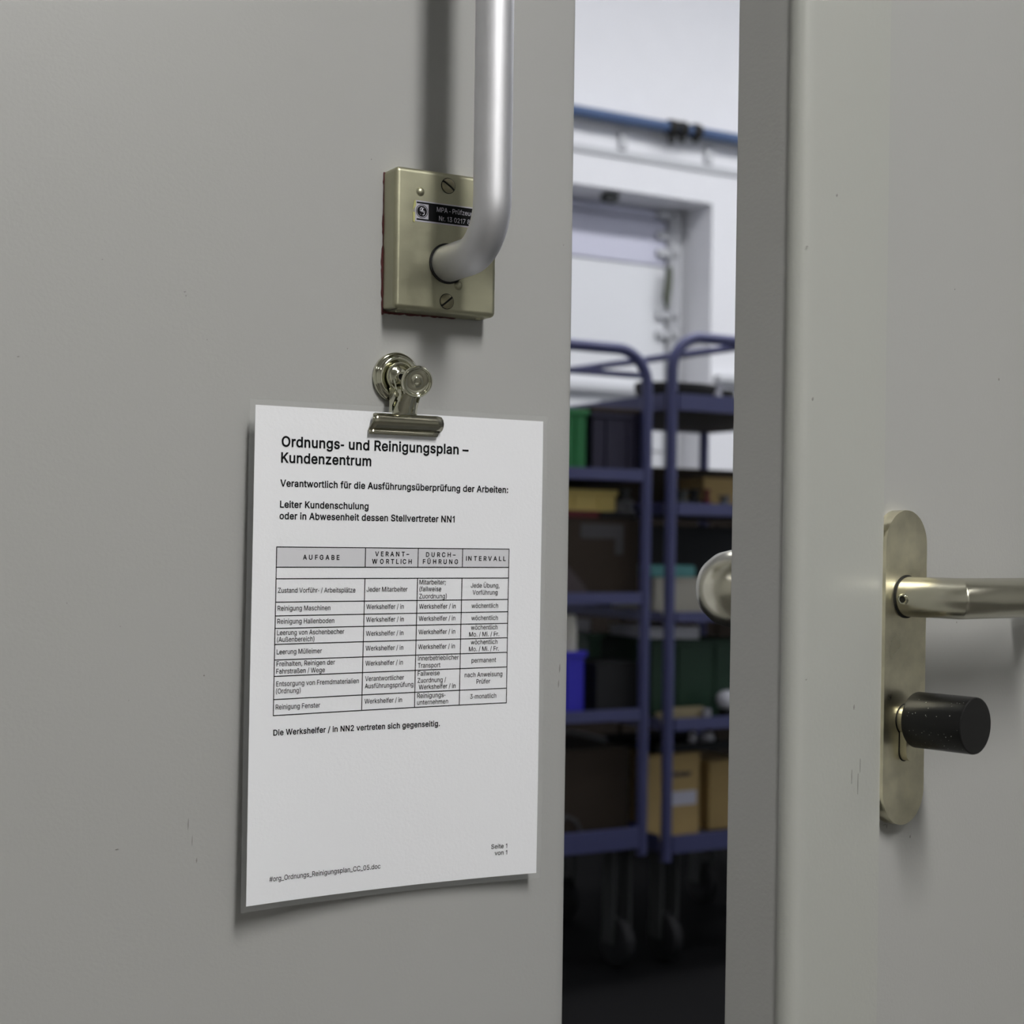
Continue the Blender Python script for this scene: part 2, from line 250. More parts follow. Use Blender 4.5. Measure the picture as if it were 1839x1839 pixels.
'v':(389,"163,0 17,379 84,379 165,155 177,121 187,87 196,53 206,21 184,21 194,53 203,87 213,121 224,155 305,379 371,379 226,0"),
'w':(567,"138,0 23,379 87,379 133,214 143,177 154,137 165,91 175,41 165,41 175,90 186,135 196,176 206,214 252,379 316,379 362,214 371,176 382,136 392,91 402,41 391,41 402,90 413,135 423,176 434,214 480,379 545,379 429,0 368,0 319,172 305,225 297,252 291,280 277,338 291,338 277,280 270,252 263,225 255,198 248,172 199,0"),
'z':(380,"42,0 42,46 254,320 254,323 48,323 48,379 333,379 333,331 126,60 126,56 339,56 339,0"),
'Ü':(517,"259,-8 203,-2 154,15 114,43 85,80 66,124 60,173 60,509 124,509 124,178 128,144 141,113 160,87 187,68 220,56 259,52 298,56 331,68 357,87 377,113 389,144 393,178 393,509 457,509 457,173 451,124 433,80 403,43 363,15 315,-2|331,572 315,575 302,584 293,597 290,612 293,628 302,641 315,650 331,653 346,650 359,641 368,628 371,612 368,597 359,584 346,575|187,572 172,575 158,584 149,597 146,612 149,628 158,641 172,650 187,653 203,650 216,641 224,628 227,612 224,597 216,584 203,575"),
'ß':(441,"122,362 122,0 60,0 60,362 64,409 77,447 99,477 143,506 197,516 229,512 260,503 289,486 312,463 327,432 332,393 330,370 325,351 317,335 309,322 300,310 292,299 287,287 285,272 288,256 297,241 311,228 327,215 344,202 362,188 378,171 391,152 400,129 403,100 399,69 386,42 366,21 340,6 307,-4 269,-7 237,-5 207,1 182,10 164,20 187,74 201,66 217,58 238,52 265,50 297,53 321,64 337,81 342,104 339,123 330,139 316,153 300,167 282,180 264,194 248,209 235,227 226,247 223,272 224,291 230,306 238,318 247,329 256,341 264,353 270,368 272,388 266,420 250,442 226,455 197,459 164,453 141,435 127,405"),
'ä':(389,"160,-9 126,-5 94,5 68,22 48,45 35,73 30,108 34,138 43,161 58,179 78,193 100,203 125,211 152,216 178,220 209,224 234,227 252,230 265,235 273,243 276,255 276,257 273,279 267,297 256,311 240,322 220,329 196,331 171,329 149,322 132,313 118,301 107,288 100,274 41,291 57,322 79,346 104,364 133,375 163,382 194,384 215,383 239,379 263,372 286,360 306,343 322,320 333,290 337,251 337,0 277,0 277,52 272,52 264,38 252,25 236,12 215,1 190,-6|170,45 202,49 228,59 248,74 263,93 272,115 276,138 276,190 270,186 259,182 246,179 231,176 216,173 200,171 175,168 154,164 134,159 117,150 103,139 95,124 92,105 94,87 102,72 114,61 130,52 149,47|261,443 246,446 233,455 224,468 221,483 224,499 233,512 246,520 261,523 277,520 290,512 299,499 301,483 299,468 290,455 277,446|117,443 102,446 89,455 80,468 77,483 80,499 89,512 102,520 117,523 133,520 146,512 155,499 158,483 155,468 146,455 133,446"),
'ö':(415,"207,-8 159,-2 117,16 82,46 56,85 40,133 34,187 40,243 56,291 82,330 117,360 159,378 207,384 256,378 299,360 333,330 359,291 376,243 381,187 376,133 359,85 333,46 299,16 256,-2|207,46 242,51 270,66 292,89 307,117 316,151 319,187 316,224 307,258 292,287 270,310 242,325 207,330 173,325 145,310 124,287 108,258 99,224 96,187 99,151 108,117 124,89 145,66 173,51|279,443 264,446 251,455 242,468 239,483 242,499 251,512 264,520 279,523 295,520 308,512 317,499 320,483 317,468 308,455 295,446|136,443 120,446 107,455 98,468 95,483 98,499 107,512 120,520 136,523 151,520 164,512 173,499 176,483 173,468 164,455 151,446"),
'ü':(410,"182,-5 146,-1 115,11 89,31 69,59 57,95 53,139 53,379 114,379 114,144 119,105 137,75 164,56 200,50 226,53 249,62 268,77 283,97 293,122 296,153 296,379 357,379 357,0 298,0 298,92 307,92 286,47 257,17 222,0|277,443 261,446 248,455 239,468 236,483 239,499 248,512 261,520 277,523 292,520 305,512 314,499 317,483 314,468 305,455 292,446|133,443 118,446 104,455 96,468 93,483 96,499 104,512 118,520 133,523 149,520 162,512 170,499 173,483 170,468 162,455 149,446"),
'–':(350,"350,244 350,188 0,188 0,244"),
}
_cap = {}; _gly = {}
def _area(p): return sum(p[i-1][0]*p[i][1]-p[i][0]*p[i-1][1] for i in range(len(p)))/2
def _inside(q, p):
    c = False
    for i in range(len(p)):
        (x0, y0), (x1, y1) = p[i-1], p[i]
        if (y0 > q[1]) != (y1 > q[1]) and q[0] < (x1-x0)*(q[1]-y0)/(y1-y0)+x0: c = not c
    return c
def _wind(q, p):
    w_ = 0
    for i in range(len(p)):
        (x0, y0), (x1, y1) = p[i-1], p[i]
        c = (x1-x0)*(q[1]-y0)-(q[0]-x0)*(y1-y0)
        if y0 <= q[1] < y1 and c > 0: w_ += 1
        elif y1 <= q[1] < y0 and c < 0: w_ -= 1
    return w_
def _grow(p, d, sg):
    """push an outline outwards (holes inwards) by d; sg = winding of the outer outlines"""
    if not d: return p
    r = []; n = len(p)
    for i in range(n):
        a, b, c = Vector(p[i-1]), Vector(p[i]), Vector(p[(i+1) % n])
        e, f = (b-a).normalized(), (c-b).normalized()
        n1, n2 = Vector((e.y, -e.x))*sg, Vector((f.y, -f.x))*sg
        m_ = n1+n2; L = m_.length
        if L < .3: v = n1
        else: m_ /= L; v = m_/max(m_.dot(n1), .55)
        r.append((b.x+v.x*d, b.y+v.y*d))
    return r
def glyph(ch, bold):
    if (ch, bold) in _gly: return _gly[(ch, bold)]
    adv, data = GL[ch]
    if not data: r = (adv/1000, [], [])
    else:
        cs = [[tuple(int(t)/1000 for t in q.split(',')) for q in part.split()] for part in data.split('|')]
        holes = [any(_inside(c[0], o) and _area(o)*_area(c) < 0 for o in cs if o is not c) for c in cs]
        V, F = [], []
        d = .019 if bold else .0055
        for c, h in zip(cs, holes):
            if h: continue
            sg = 1 if _area(c) > 0 else -1
            grp = [c]+[k for k, hk in zip(cs, holes) if hk and _inside(k[0], c)]
            pts = []; fc = []
            for k in grp:
                k = _grow(k, d, sg); fc.append(list(range(len(pts), len(pts)+len(k)))); pts += [Vector(q) for q in k]
            o = delaunay_2d_cdt(pts, [], fc, 0, 1e-6)
            rings = [[(pts[i].x, pts[i].y) for i in k] for k in fc]; nv = len(V)
            for f in o[2]:
                q = (sum(o[0][i].x for i in f)/len(f), sum(o[0][i].y for i in f)/len(f))
                if _wind(q, rings[0])*sg > 0 and not any(_wind(q, k) for k in rings[1:]): F.append(tuple(i+nv for i in f))
            V += [(v.x, v.y) for v in o[0]]
        r = (adv/1000, V, F)
    _gly[(ch, bold)] = r
    return r
def text_faces(s, bold=False, spacing=1.0):
    x = 0; V = []; F = []
    for ch in s:
        adv, vs, fs = glyph(ch, bold); n = len(V)
        V += [(x+a, b) for a, b in vs]; F += [tuple(i+n for i in f) for f in fs]
        x += adv*spacing+(.02 if bold else 0)
    return V, F
def cap_h(bold):
    if bold not in _cap:
        vs, _ = text_faces('H', bold); _cap[bold] = max(v[1] for v in vs)
    return _cap[bold]
def put_text(bm, s, x0, x1, z, cap, P, bold=False, spacing=1.0, mi=0):
    """baseline from x0 to x1 at z; P maps (x,z) to a point"""
    vs, fs = text_faces(s, bold, spacing)
    a = min(v[0] for v in vs); b = max(v[0] for v in vs); k = cap/cap_h(bold)
    V = [bm.verts.new(P(x0+(v[0]-a)/(b-a)*(x1-x0), z+v[1]*k)) for v in vs]
    for f in fs:
        try: bm.faces.new([V[i] for i in f]).material_index = mi
        except ValueError: pass

# ------------------------------------------------------------------ materials
door_paint = mat('door_paint', srgb(162, 162, 160), .42, bump=.10, bscale=420, var=.012, vscale=3, coat=0)
strip_paint = mat('strip_paint', srgb(164, 165, 160), .32, bump=.14, bscale=380, var=.012, vscale=3)
door_dark = mat('edge_paint', srgb(168, 169, 164), .5, bump=.08, bscale=420, var=.02, vscale=6)
wall_paint = mat('wall_paint', srgb(205, 205, 202), .8, bump=.1, bscale=120)
near_floor = mat('near_floor', srgb(90, 88, 84), .5, var=.1, vscale=2)
ceil_paint = mat('ceiling_paint', srgb(200, 200, 196), .8)
zinc = mat('zinc_plated_steel', srgb(170, 168, 145), .42, 1.0, bump=.05, bscale=900, var=.14, vscale=34, rvar=.08)
screw_m = mat('screw_steel', srgb(150, 145, 120), .3, 1.0, var=.1, vscale=200)
dark_m = mat('dark_slot', srgb(18, 17, 15), .7)
alu = mat('satin_aluminium', srgb(214, 214, 218), .55, 1.0, bump=.05, bscale=2500, var=.03, vscale=40)
satin = mat('satin_stainless', srgb(216, 211, 188), .36, 1.0, bump=.03, bscale=700, var=.24, vscale=42, stretch=(1, 1, .03), rvar=.09)
satin_l = mat('satin_lever', srgb(200, 197, 182), .27, 1.0, bump=.02, bscale=900, stretch=(.05, 1, 1))
chrome = mat('nickel_chrome', srgb(206, 205, 186), .09, 1.0)
chrome_d = mat('jaw_nickel', srgb(170, 167, 150), .17, 1.0)
black_pl = mat('black_plastic', srgb(9, 9, 10), .36, spec=.35, bump=.03, bscale=800)
paper_m = mat('paper', srgb(231, 232, 236), .55, bump=.12, bscale=500, coat=.25)
print_m = mat('print_black', srgb(16, 16, 19), .7, spec=.1)
shade_m = mat('print_grey', srgb(205, 205, 210), .6)
film = mat('laminate_film', (.6, .62, .62, 1), .12, alpha=.10, coat=0)
red_m = mat('red_sealant', srgb(76, 14, 18), .5, var=.3, vscale=300)
lab_black = mat('label_black', srgb(9, 9, 12), .6, spec=.15)
lab_silver = mat('label_silver', srgb(190, 188, 198), .4, .6)
glue = mat('label_adhesive', srgb(170, 168, 110), .5)
blue = mat('trolley_blue', srgb(74, 77, 120), .45, bump=.03, bscale=200)
board = mat('shelf_board', srgb(48, 44, 40), .7, var=.15, vscale=10)
rubber = mat('caster_rubber', srgb(22, 22, 24), .7)
hallwall = mat('hall_paint', srgb(232, 232, 235), .8, bump=.1, bscale=60, var=.01)
hallgrey = mat('hall_grey', srgb(196, 197, 200), .7)
gate_lav = mat('gate_lavender', srgb(206, 206, 222), .6)
gate_wh = mat('gate_white', srgb(226, 227, 230), .6)
hall_floor = mat('hall_floor', srgb(14, 14, 15), .8, spec=.08, var=.1, vscale=1.5)
pipe_blue = mat('pipe_blue', srgb(70, 92, 130), .5)
iron = mat('dark_iron', srgb(60, 62, 60), .6)
olive = mat('olive_strap', srgb(88, 92, 78), .8)

def speckle(m, thr, col, scale, rare=.55):
    nt = m.node_tree; N = nt.nodes; L = nt.links; b = N['Principled BSDF']
    tc = N.new('ShaderNodeTexCoord'); v = N.new('ShaderNodeTexVoronoi'); v.inputs['Scale'].default_value = scale
    L.new(tc.outputs['Object'], v.inputs['Vector'])
    lt = N.new('ShaderNodeMath'); lt.operation = 'LESS_THAN'; L.new(v.outputs['Distance'], lt.inputs[0])
    sp = N.new('ShaderNodeSeparateColor'); L.new(v.outputs['Color'], sp.inputs[0])
    pw = N.new('ShaderNodeMath'); pw.operation = 'MULTIPLY'; L.new(sp.outputs[0], pw.inputs[0]); pw.inputs[1].default_value = thr
    L.new(pw.outputs[0], lt.inputs[1])
    gt = N.new('ShaderNodeMath'); gt.operation = 'GREATER_THAN'; L.new(sp.outputs[1], gt.inputs[0]); gt.inputs[1].default_value = rare
    ml = N.new('ShaderNodeMath'); ml.operation = 'MULTIPLY'; L.new(lt.outputs[0], ml.inputs[0]); L.new(gt.outputs[0], ml.inputs[1])
    mx = N.new('ShaderNodeMix'); mx.data_type = 'RGBA'; L.new(ml.outputs[0], mx.inputs['Factor'])
    bc = b.inputs['Base Color']
    if bc.links: L.new(bc.links[0].from_socket, mx.inputs['A'])
    else: mx.inputs['A'].default_value = bc.default_value
    mx.inputs['B'].default_value = col; L.new(mx.outputs['Result'], bc)
black_end = mat('black_plastic_end', srgb(12, 12, 13), .42, bump=.02, bscale=800, spec=.4)
speckle(black_pl, .15, srgb(175, 175, 170), 520, .1)
speckle(door_paint, .022, srgb(118, 116, 110), 22)

# ------------------------------------------------------------------ near room (holds the camera)
def slab(name, fr, x0, x1, h0, h1, z0, z1, m):
    bm = B(); box(bm, x0, x1, -h1, -h0, z0, z1)
    o = obj(name, bm, m); o.matrix_world = fr.M; return struct(o)
HGT = 2.9
# hinge lines: left leaf at u=-0.97 on DL; opening runs to u=+1.10 in room axes
rx = lambda fr, u: (fr.w(u, 0, 0)-RM.o).dot(RM.D)
rh = lambda fr, u: (fr.w(u, 0, 0)-RM.o).dot(RM.N)
LH = rx(DL, -0.97); RH = rx(DR, 0.95)
PH = rh(DL, 0)                                               # plane of the closed leaf in room axes
slab('floor', RM, -3.2, 4.2, -0.14, 4.2, -.1, 0, near_floor)
slab('ceiling', RM, -3.2, 4.2, -0.14, 4.2, HGT, HGT+.1, ceil_paint)
slab('wall_left', RM, -3.3, -3.2, -0.14, 4.2, 0, HGT, wall_paint)
slab('wall_right', RM, 4.2, 4.3, -0.14, 4.2, 0, HGT, wall_paint)
slab('wall_back', RM, -3.2, 4.2, 4.2, 4.3, 0, HGT, wall_paint)
bm = B()
box(bm, -3.2, LH-.02, -(PH+.02), -(PH-.14), 0, HGT)
box(bm, RH+.03, 4.2, -(PH+.02), -(PH-.14), 0, HGT)
box(bm, LH-.02, RH+.03, -(PH+.02), -(PH-.14), 2.14, HGT)
o = obj('wall_front', bm, wall_paint); o.matrix_world = RM.M; struct(o)

def ceiling_light(u, h, L, Wd, power, along, label):
    t = empty('ceiling_light', RM.M @ Matrix.Translation((u, -h, HGT)), label, 'lamp', 'luminaires on the ceiling of the near room')
    a, b = (Wd/2, L/2) if along else (L/2, Wd/2)
    bm = B(); box(bm, -a-.03, a+.03, -b-.03, b+.03, -.07, -.002, .006); obj('housing', bm, mat('lamp_housing', srgb(225, 225, 222), .5), t)
    bm = B(); box(bm, -a, a, -b, b, -.078, -.0705)
    dm = mat('diffuser_%d' % int(power*10), (1, 1, 1, 1), .5, emit=(1, .99, .965, 1), es=power)
    obj('diffuser', bm, dm, t)
hu = rx(DL, -.1035)
ceiling_light(hu, PH+1.95, 1.4, .26, LAMP_E, True, 'long white luminaire on the ceiling behind the camera')
ceiling_light(hu-2.2, PH+1.6, 1.3, .26, FILL_LEFT, True, 'added fill luminaire on the ceiling to the left of the doors')  # unseen lamp, added as weak fill from the left
ceiling_light(hu+2.3, PH+1.9, 1.3, .26, FILL_RIGHT, True, 'added fill luminaire on the ceiling to the right of the doors')  # unseen lamp, added as fill and for the metal reflections

# ------------------------------------------------------------------ left leaf
bm = B(); box(bm, -.97, 0, 0, .05, .012, 2.12, .0012)
door1 = obj('door_1', bm, door_paint); door1.matrix_world = DL.M; struct(door1)
door1['label'] = 'closed grey door leaf with the hanging notice and the pull handle'
# pull handle on its box plate
def pull_box(u0, u1, z0, z1, hh):
    bm = B()
    box(bm, u0, u1, -hh, .0005, z0, z1)
    es = [e for e in bm.edges if all(v.co.y < -.005 for v in e.verts)] + [e for e in bm.edges if abs(e.verts[0].co.y-e.verts[1].co.y) > .01]
    bmesh.ops.bevel(bm, geom=es, offset=.0032, segments=5, affect='EDGES', profile=.5)
    for f in bm.faces: f.smooth = True
    return bm
BX0, BX1, BZ0, BZ1, BH = -.1400, -.0680, 1.2250, 1.3135, .018
plate = obj('handle_plate', pull_box(BX0, BX1, BZ0, BZ1, BH), zinc, door1)
wn(plate); plate['label'] = 'rectangular zinc plated box plate of the pull handle'
GX, GZ, GH = -.1035, 1.256, .076
R = .030
path = [(GX, -(BH-.001), GZ), (GX, -(BH+.006), GZ)]
for i in range(13):
    a = math.pi/2*i/12
    path.append((GX, -(GH-R+R*math.sin(a)), GZ+R-R*math.cos(a)))
path += [(GX, -GH, GZ+R+.01), (GX, -GH, 1.38), (GX, -GH, 1.51-R)]
for i in range(1, 13):
    a = math.pi/2*i/12
    path.append((GX, -(GH-R+R*math.cos(a)), 1.51-R+R*math.sin(a)))
path.append((GX, -.017, 1.51))
bm = B(); tube(bm, path, .01155, 40)
g = obj('grip', bm, alu, plate); g['label'] = 'bent satin aluminium tube grip'
bm = B(); lathe(bm, [(0, .0002), (.0128, .0002), (.0128, .0008), (.0115, .0012)], out(GX, BH, GZ), 40)
obj('grip_collar', bm, dark_m, plate)
bm = B(); box(bm, BX0, BX1, -BH, .0005, 1.4665, 1.555, .0026, 3); obj('upper_plate', bm, zinc, plate)
def slot_screw(x, h, z, r, ang, m, parent, name='screw'):
    bm = B(); M = out(x, h, z) @ Matrix.Rotation(math.radians(ang), 4, 'Z')
    n = 40; w2 = r*.13
    lathe(bm, [(r*1.06, 0), (r*1.0, .0007), (r*.93, .0012), (r*.5, .0018), (0, .0020)], M, n)
    o = obj(name, bm, m, parent, smooth=True)
    bm = B(); box(bm, -r*.93, r*.93, -w2, w2, .0006, .0021); bm.transform(M)
    o2 = obj('slot', bm, dark_m, parent); return o
for (z, a) in ((1.3050, -33), (1.2322, 40)):
    bm = B(); M = out(-.1037, BH, z) @ Matrix.Rotation(math.radians(a), 4, 'Z'); r = .0046
    # domed head cut by a slot: two half segments
    for s in (0, 1):
        pts = [(r*math.cos(t), r*math.sin(t)) for t in [math.radians(9+162*i/20) for i in range(21)]]
        rings = []
        for k, (q, hh) in enumerate(((1.0, 0), (1.0, .0006), (.8, .0012), (.4, .0015))):
            rg = []
            for (x, y) in pts:
                y2 = max(y*q, r*.13); v = Vector((x*q, y2, hh))
                if s: v = Vector((-v.x, -v.y, v.z))
                rg.append(bm.verts.new(M @ v))
            rings.append(rg)
        for A, Bq in zip(rings, rings[1:]):
            for i in range(20): bm.faces.new((A[i], A[i+1], Bq[i+1], Bq[i])).smooth = True
            bm.faces.new((A[0], Bq[0], Bq[-1], A[-1]))
        bm.faces.new(rings[-1])
    # dark countersink ring and slot bottom
    rg = len(bm.faces)
    lathe(bm, [(0, .0003), (r*1.0, .0003), (r*1.09, .00022)], M, 32, mi=1)
    obj('screw', bm, [screw_m, dark_m], plate)
for (x, z) in ((-.1231, 1.2990), (-.0956, 1.2430)):
    bm = B(); rr = .0024
    lathe(bm, [(rr*1.25, -.0001), (rr*1.05, .0003)]+[(rr*math.cos(math.radians(a)), .0002+.0014*math.sin(math.radians(a))) for a in range(10, 91, 16)], out(x, BH, z), 28)
    obj('rivet', bm, zinc, plate, smooth=True)
for x in (-.1325, -.0760):
    bm = B(); lathe(bm, [(.0022, 0), (.002, .0008), (0, .0011)], Matrix.Translation((x, -.008, BZ0)) @ Matrix.Rotation(math.pi, 4, 'X'), 20)
    obj('rivet', bm, zinc, plate, smooth=True)
# folded corner seam of the sheet box (bottom left)
bm = B()
tube(bm, [(BX0-.0001, -.0016, BZ0+.0012), (BX0+.0012, -.0095, BZ0-.0002), (BX0+.0026, -BH+.001, BZ0+.0001)], .00016, 6)
obj('corner_seam', bm, dark_m, plate)
# the red paint left round the box
bm = B(); random.seed(3)
n = 46; inner = []; outer = []
for i in range(n):
    z = BZ0-.002+(BZ1-BZ0+.001)*i/(n-1); wd = .0002+.0008*random.random()*(0.5+.5*math.sin(i*.5))+(.0006 if 5 < i < 22 else 0)
    if 38 < i < 42: wd = .0002
    inner.append((BX0+.0006, z)); outer.append((BX0-wd, z))
prism(bm, outer+inner[::-1], -.0009, .0003, 'y')
inner = []; outer = []
for i in range(30):
    x = BX0-.0005+(.052)*i/29; wd = .0004+.0012*random.random()*(1-i/40)
    inner.append((x, BZ0+.0004)); outer.append((x, BZ0-wd))
prism(bm, outer+inner[::-1], -.0012, .0003, 'y')
obj('paint_residue', bm, red_m, plate)
# inspection label: black foil with a silver frame, crest and two lines
LX0, LX1, LZ0, LZ1 = -.1268, -.0770, 1.2803, 1.2934
bm = B(); hb = BH
box(bm, LX0, LX1, -(hb+.0002), -(hb-.0003), LZ0, LZ1, mi=0)                       # silver foil base
box(bm, LX0+.0012, LX1-.0006, -(hb+.00026), -(hb+.0001), LZ0+.0009, LZ1-.0008, mi=1)      # black print
Lp = lambda x, z, d=.00032: Vector((x, -(hb+d), z))
sx0, sx1, sz0, sz1 = LX0+.0003, LX0+.0094, LZ0+.0019, LZ1-.0019
box(bm, sx0, sx1, -(hb+.0003), -(hb+.0001), sz0, sz1, mi=0)
cx_, cz_ = (sx0+sx1)/2, (sz0+sz1)/2
def ringf(r0, r1, d, mi):
    n = 40; A = [bm.verts.new(Lp(cx_+r0*math.cos(2*math.pi*k/n), cz_+r0*math.sin(2*math.pi*k/n), d)) for k in range(n)]
    if r1 <= 0: bm.faces.new(A).material_index = mi; return
    Bq = [bm.verts.new(Lp(cx_+r1*math.cos(2*math.pi*k/n), cz_+r1*math.sin(2*math.pi*k/n), d)) for k in range(n)]
    for k in range(n): bm.faces.new((A[k], A[(k+1) % n], Bq[(k+1) % n], Bq[k])).material_index = mi
ringf(.0042, .0038, .00036, 1); ringf(.0034, 0, .00036, 1)
# the rearing animal of the crest as a curling figure
crest = [(-.0013, .0008), (-.0011, .0017), (-.0003, .0022), (.0004, .0018), (.0003, .0010), (-.0004, .0004), (-.0009, .0001), (-.0001, -.0001), (.0008, -.0002), (.0015, -.0008), (.0015, -.0017), (.0008, -.0023), (.0001, -.0021)]
tube(bm, [Lp(cx_+x, cz_+z, .0004) for x, z in crest], .0003, 6, mi=0, radii=[.00018, .0003, .0004, .00035, .00045, .0005, .0004, .0005, .00045, .0004, .0003, .00025, .00015])
for q in ([(.0005, .0005), (.0015, .0003), (.0020, -.0003)], [(-.0010, .0001), (-.0016, .0006)], [(-.0014, -.0018), (-.0009, -.0022)], [(.0008, .0020), (.0014, .0022)]):
    tube(bm, [Lp(cx_+x, cz_+z, .0004) for x, z in q], .00018, 6, mi=0)
put_text(bm, 'MPA - Prüfzeug', LX0+.0152, -.0858, 1.2878, .0030, Lp, False, 1.0, 0)
put_text(bm, 'Nr. 13 0217 8', LX0+.0168, -.0880, 1.2824, .0030, Lp, False, 1.0, 0)
obj('inspection_label', bm, [lab_silver, lab_black], plate)
bm = B()
prism(bm, [(LX0-.0016, LZ0+.0070), (LX0-.0004, LZ1-.0002), (LX0+.0005, LZ1+.0001), (LX0+.0008, LZ1-.003), (LX0+.0001, LZ0+.0085)], -(hb+.0004), -(hb-.0001), 'y')
prism(bm, [(LX0-.0014, LZ0+.0055), (LX0-.0012, LZ0-.0004), (LX0, LZ0-.0007), (LX0+.0002, LZ0+.0055)], -(hb+.0004), -(hb-.0001), 'y')
obj('label_adhesive', bm, glue, plate)
# blemishes of the painted leaf
bm = B()
for (px, py, a, b) in ((332, 524, .0007, .0004), (334, 531, .0003, .0005), (184, 466, .0004, .0003), (33, 640, .0007, .0003), (667, 286, .0003, .0006), (372, 610, .0002, .0003), (120, 1083, .0003, .0003), (216, 1125, .0003, .0003), (231, 1258, .0002, .0003), (338, 1480, .0003, .0035), (345, 1510, .0002, .003), (353, 1545, .0004, .0016), (210, 1525, .0012, .0003), (624, 626, .0003, .0004), (1012, 440, .0003, .0004), (1005, 1200, .0005, .003), (1003, 1228, .0004, .0025)):
    u, z = DL.hit(px, py)
    prism(bm, [(u-a, z), (u-a*.3, z-b), (u+a, z-b*.2), (u+a*.4, z+b)], -.0002, .0002, 'y')
obj('paint_chip', bm, mat('chip', srgb(134, 133, 129), .8), door1)['kind'] = 'stuff'

# ------------------------------------------------------------------ right leaf
TILT = .0022
DR.M = Matrix.Translation(DR.o+Vector((0, 0, 1.08))) @ Matrix.Rotation(DR.a, 4, 'Z') @ Matrix.Rotation(TILT, 4, 'Y') @ Matrix.Translation((0, 0, -1.08))
bm = B()
box(bm, -.0805, .95, 0, .0425, .012, 2.12, .001)
door2 = obj('door_2', bm, door_paint); door2.matrix_world = DR.M; struct(door2)
door2['label'] = 'grey door leaf standing ajar with lever handle and black lock knob'
r = .0084; e = .0813; hs = .006
pts = [(-.0023, .0005), (-.0023, -hs)] + [(x, -y) for x, y in arc(-e+r, hs-r, r, 90, 180, 12)] + [(-e, .0046), (-e+.0003, .0050), (-.0804, .0050), (-.0804, .0005)]
bm = B(); prism(bm, pts, .012, 2.12, 'z')
for f in bm.faces: f.smooth = abs(f.normal.z) < .5
cs = obj('cover_strip', bm, strip_paint, door2, autos=40); cs['label'] = 'raised steel strip folded round the door edge'
# escutcheon
PU, PZ0, PZ1, PR, PHH = .0180, .9180, 1.1030, .0206, .0082
pts = arc(PU, PZ1-PR, PR, 0, 180, 32)+arc(PU, PZ0+PR, PR, 180, 360, 32)
bm = B(); prism(bm, pts, .0004, -PHH, 'y', bev=0)
es = [e_ for e_ in bm.edges if all(abs(v.co.y+PHH) < 1e-5 for v in e_.verts)]
bmesh.ops.bevel(bm, geom=es, offset=.0009, segments=3, affect='EDGES', profile=.5)
esc = obj('escutcheon', bm, satin, door2, smooth=True, autos=30); wn(esc); esc['label'] = 'long rounded satin steel lock plate'
for x in ():
    pass
# lever: straight neck mitred into a straight grip
LU, LZ, LHH, LR = .0178, 1.0522, .0455, .0118
bm = B(); sg = 48
ringA = [(LU+LR*math.cos(t), LZ+LR*math.sin(t)) for t in [2*math.pi*k/sg for k in range(sg)]]
loops = []
loops.append([bm.verts.new((x, -PHH-.0006, z)) for x, z in ringA])
loops.append([bm.verts.new((x, -.028, z)) for x, z in ringA])
def mitre(off): return [bm.verts.new((x+off, -(LHH-(x-LU))-off*.35, z)) for x, z in ringA]
loops.append([bm.verts.new((x, -(LHH-(x-LU)-.0012), z)) for x, z in ringA])
loops.append([bm.verts.new((x+.0005, -(LHH-(x-LU)-.0004), z)) for x, z in ringA])
def gr(x_ax, h_ax, sc=1.0):                                   # ring of the grip, axis along +u
    return [bm.verts.new((x_ax, -(h_ax-LR*sc*math.cos(t)), LZ+LR*sc*math.sin(t))) for t in [2*math.pi*k/sg for k in range(sg)]]
loops.append([bm.verts.new((x+.0016, -(LHH-(x-LU)), z)) for x, z in ringA])
loops.append(gr(.042, LHH)); loops.append(gr(.08, LHH)); loops.append(gr(.125, LHH-.001)); 
for i in range(1, 9):
    a = math.pi/2*i/8
    loops.append([bm.verts.new((.125+.026*math.sin(a)+(LR*math.cos(t))*math.sin(a)*-1*-1, -(LHH-.001-.026*(1-math.cos(a))-LR*math.cos(t)*math.cos(a)), LZ+LR*math.sin(t))) for t in [2*math.pi*k/sg for k in range(sg)]])
for A, Bq in zip(loops, loops[1:]):
    for k in range(sg): bm.faces.new((A[k], A[(k+1) % sg], Bq[(k+1) % sg], Bq[k])).smooth = True
bm.faces.new(loops[0][::-1]); bm.faces.new(loops[-1])
lev = obj('lever_handle', bm, satin_l, door2, autos=60); lev['label'] = 'brushed steel tube lever mitred at the neck'
bm = B(); lathe(bm, [(LR+.0009, 0), (LR+.0009, .0010), (LR-.0005, .0011)], out(LU, PHH-.0002, LZ), 48); obj('neck_ring', bm, dark_m, door2)
# set screw in the left flank of the neck, seen from the camera's side
bm = B(); ta = math.radians(186)
nrm = Vector((math.cos(ta), 0, math.sin(ta))); base = Vector((LU, -.0142, LZ))+nrm*(LR-.00025)
Mx = Matrix.Translation(base) @ nrm.to_track_quat('Z', 'Y').to_matrix().to_4x4()
lathe(bm, [(0, .0005), (.0019, .0005), (.0020, .0010), (.0027, .0011), (.0033, .0007), (.0034, 0)], Mx, 28)
for f in bm.faces:
    if (Mx.inverted() @ f.calc_center_median()).xy.length < .0015: f.material_index = 1
obj('set_screw', bm, [chrome, dark_m], lev)
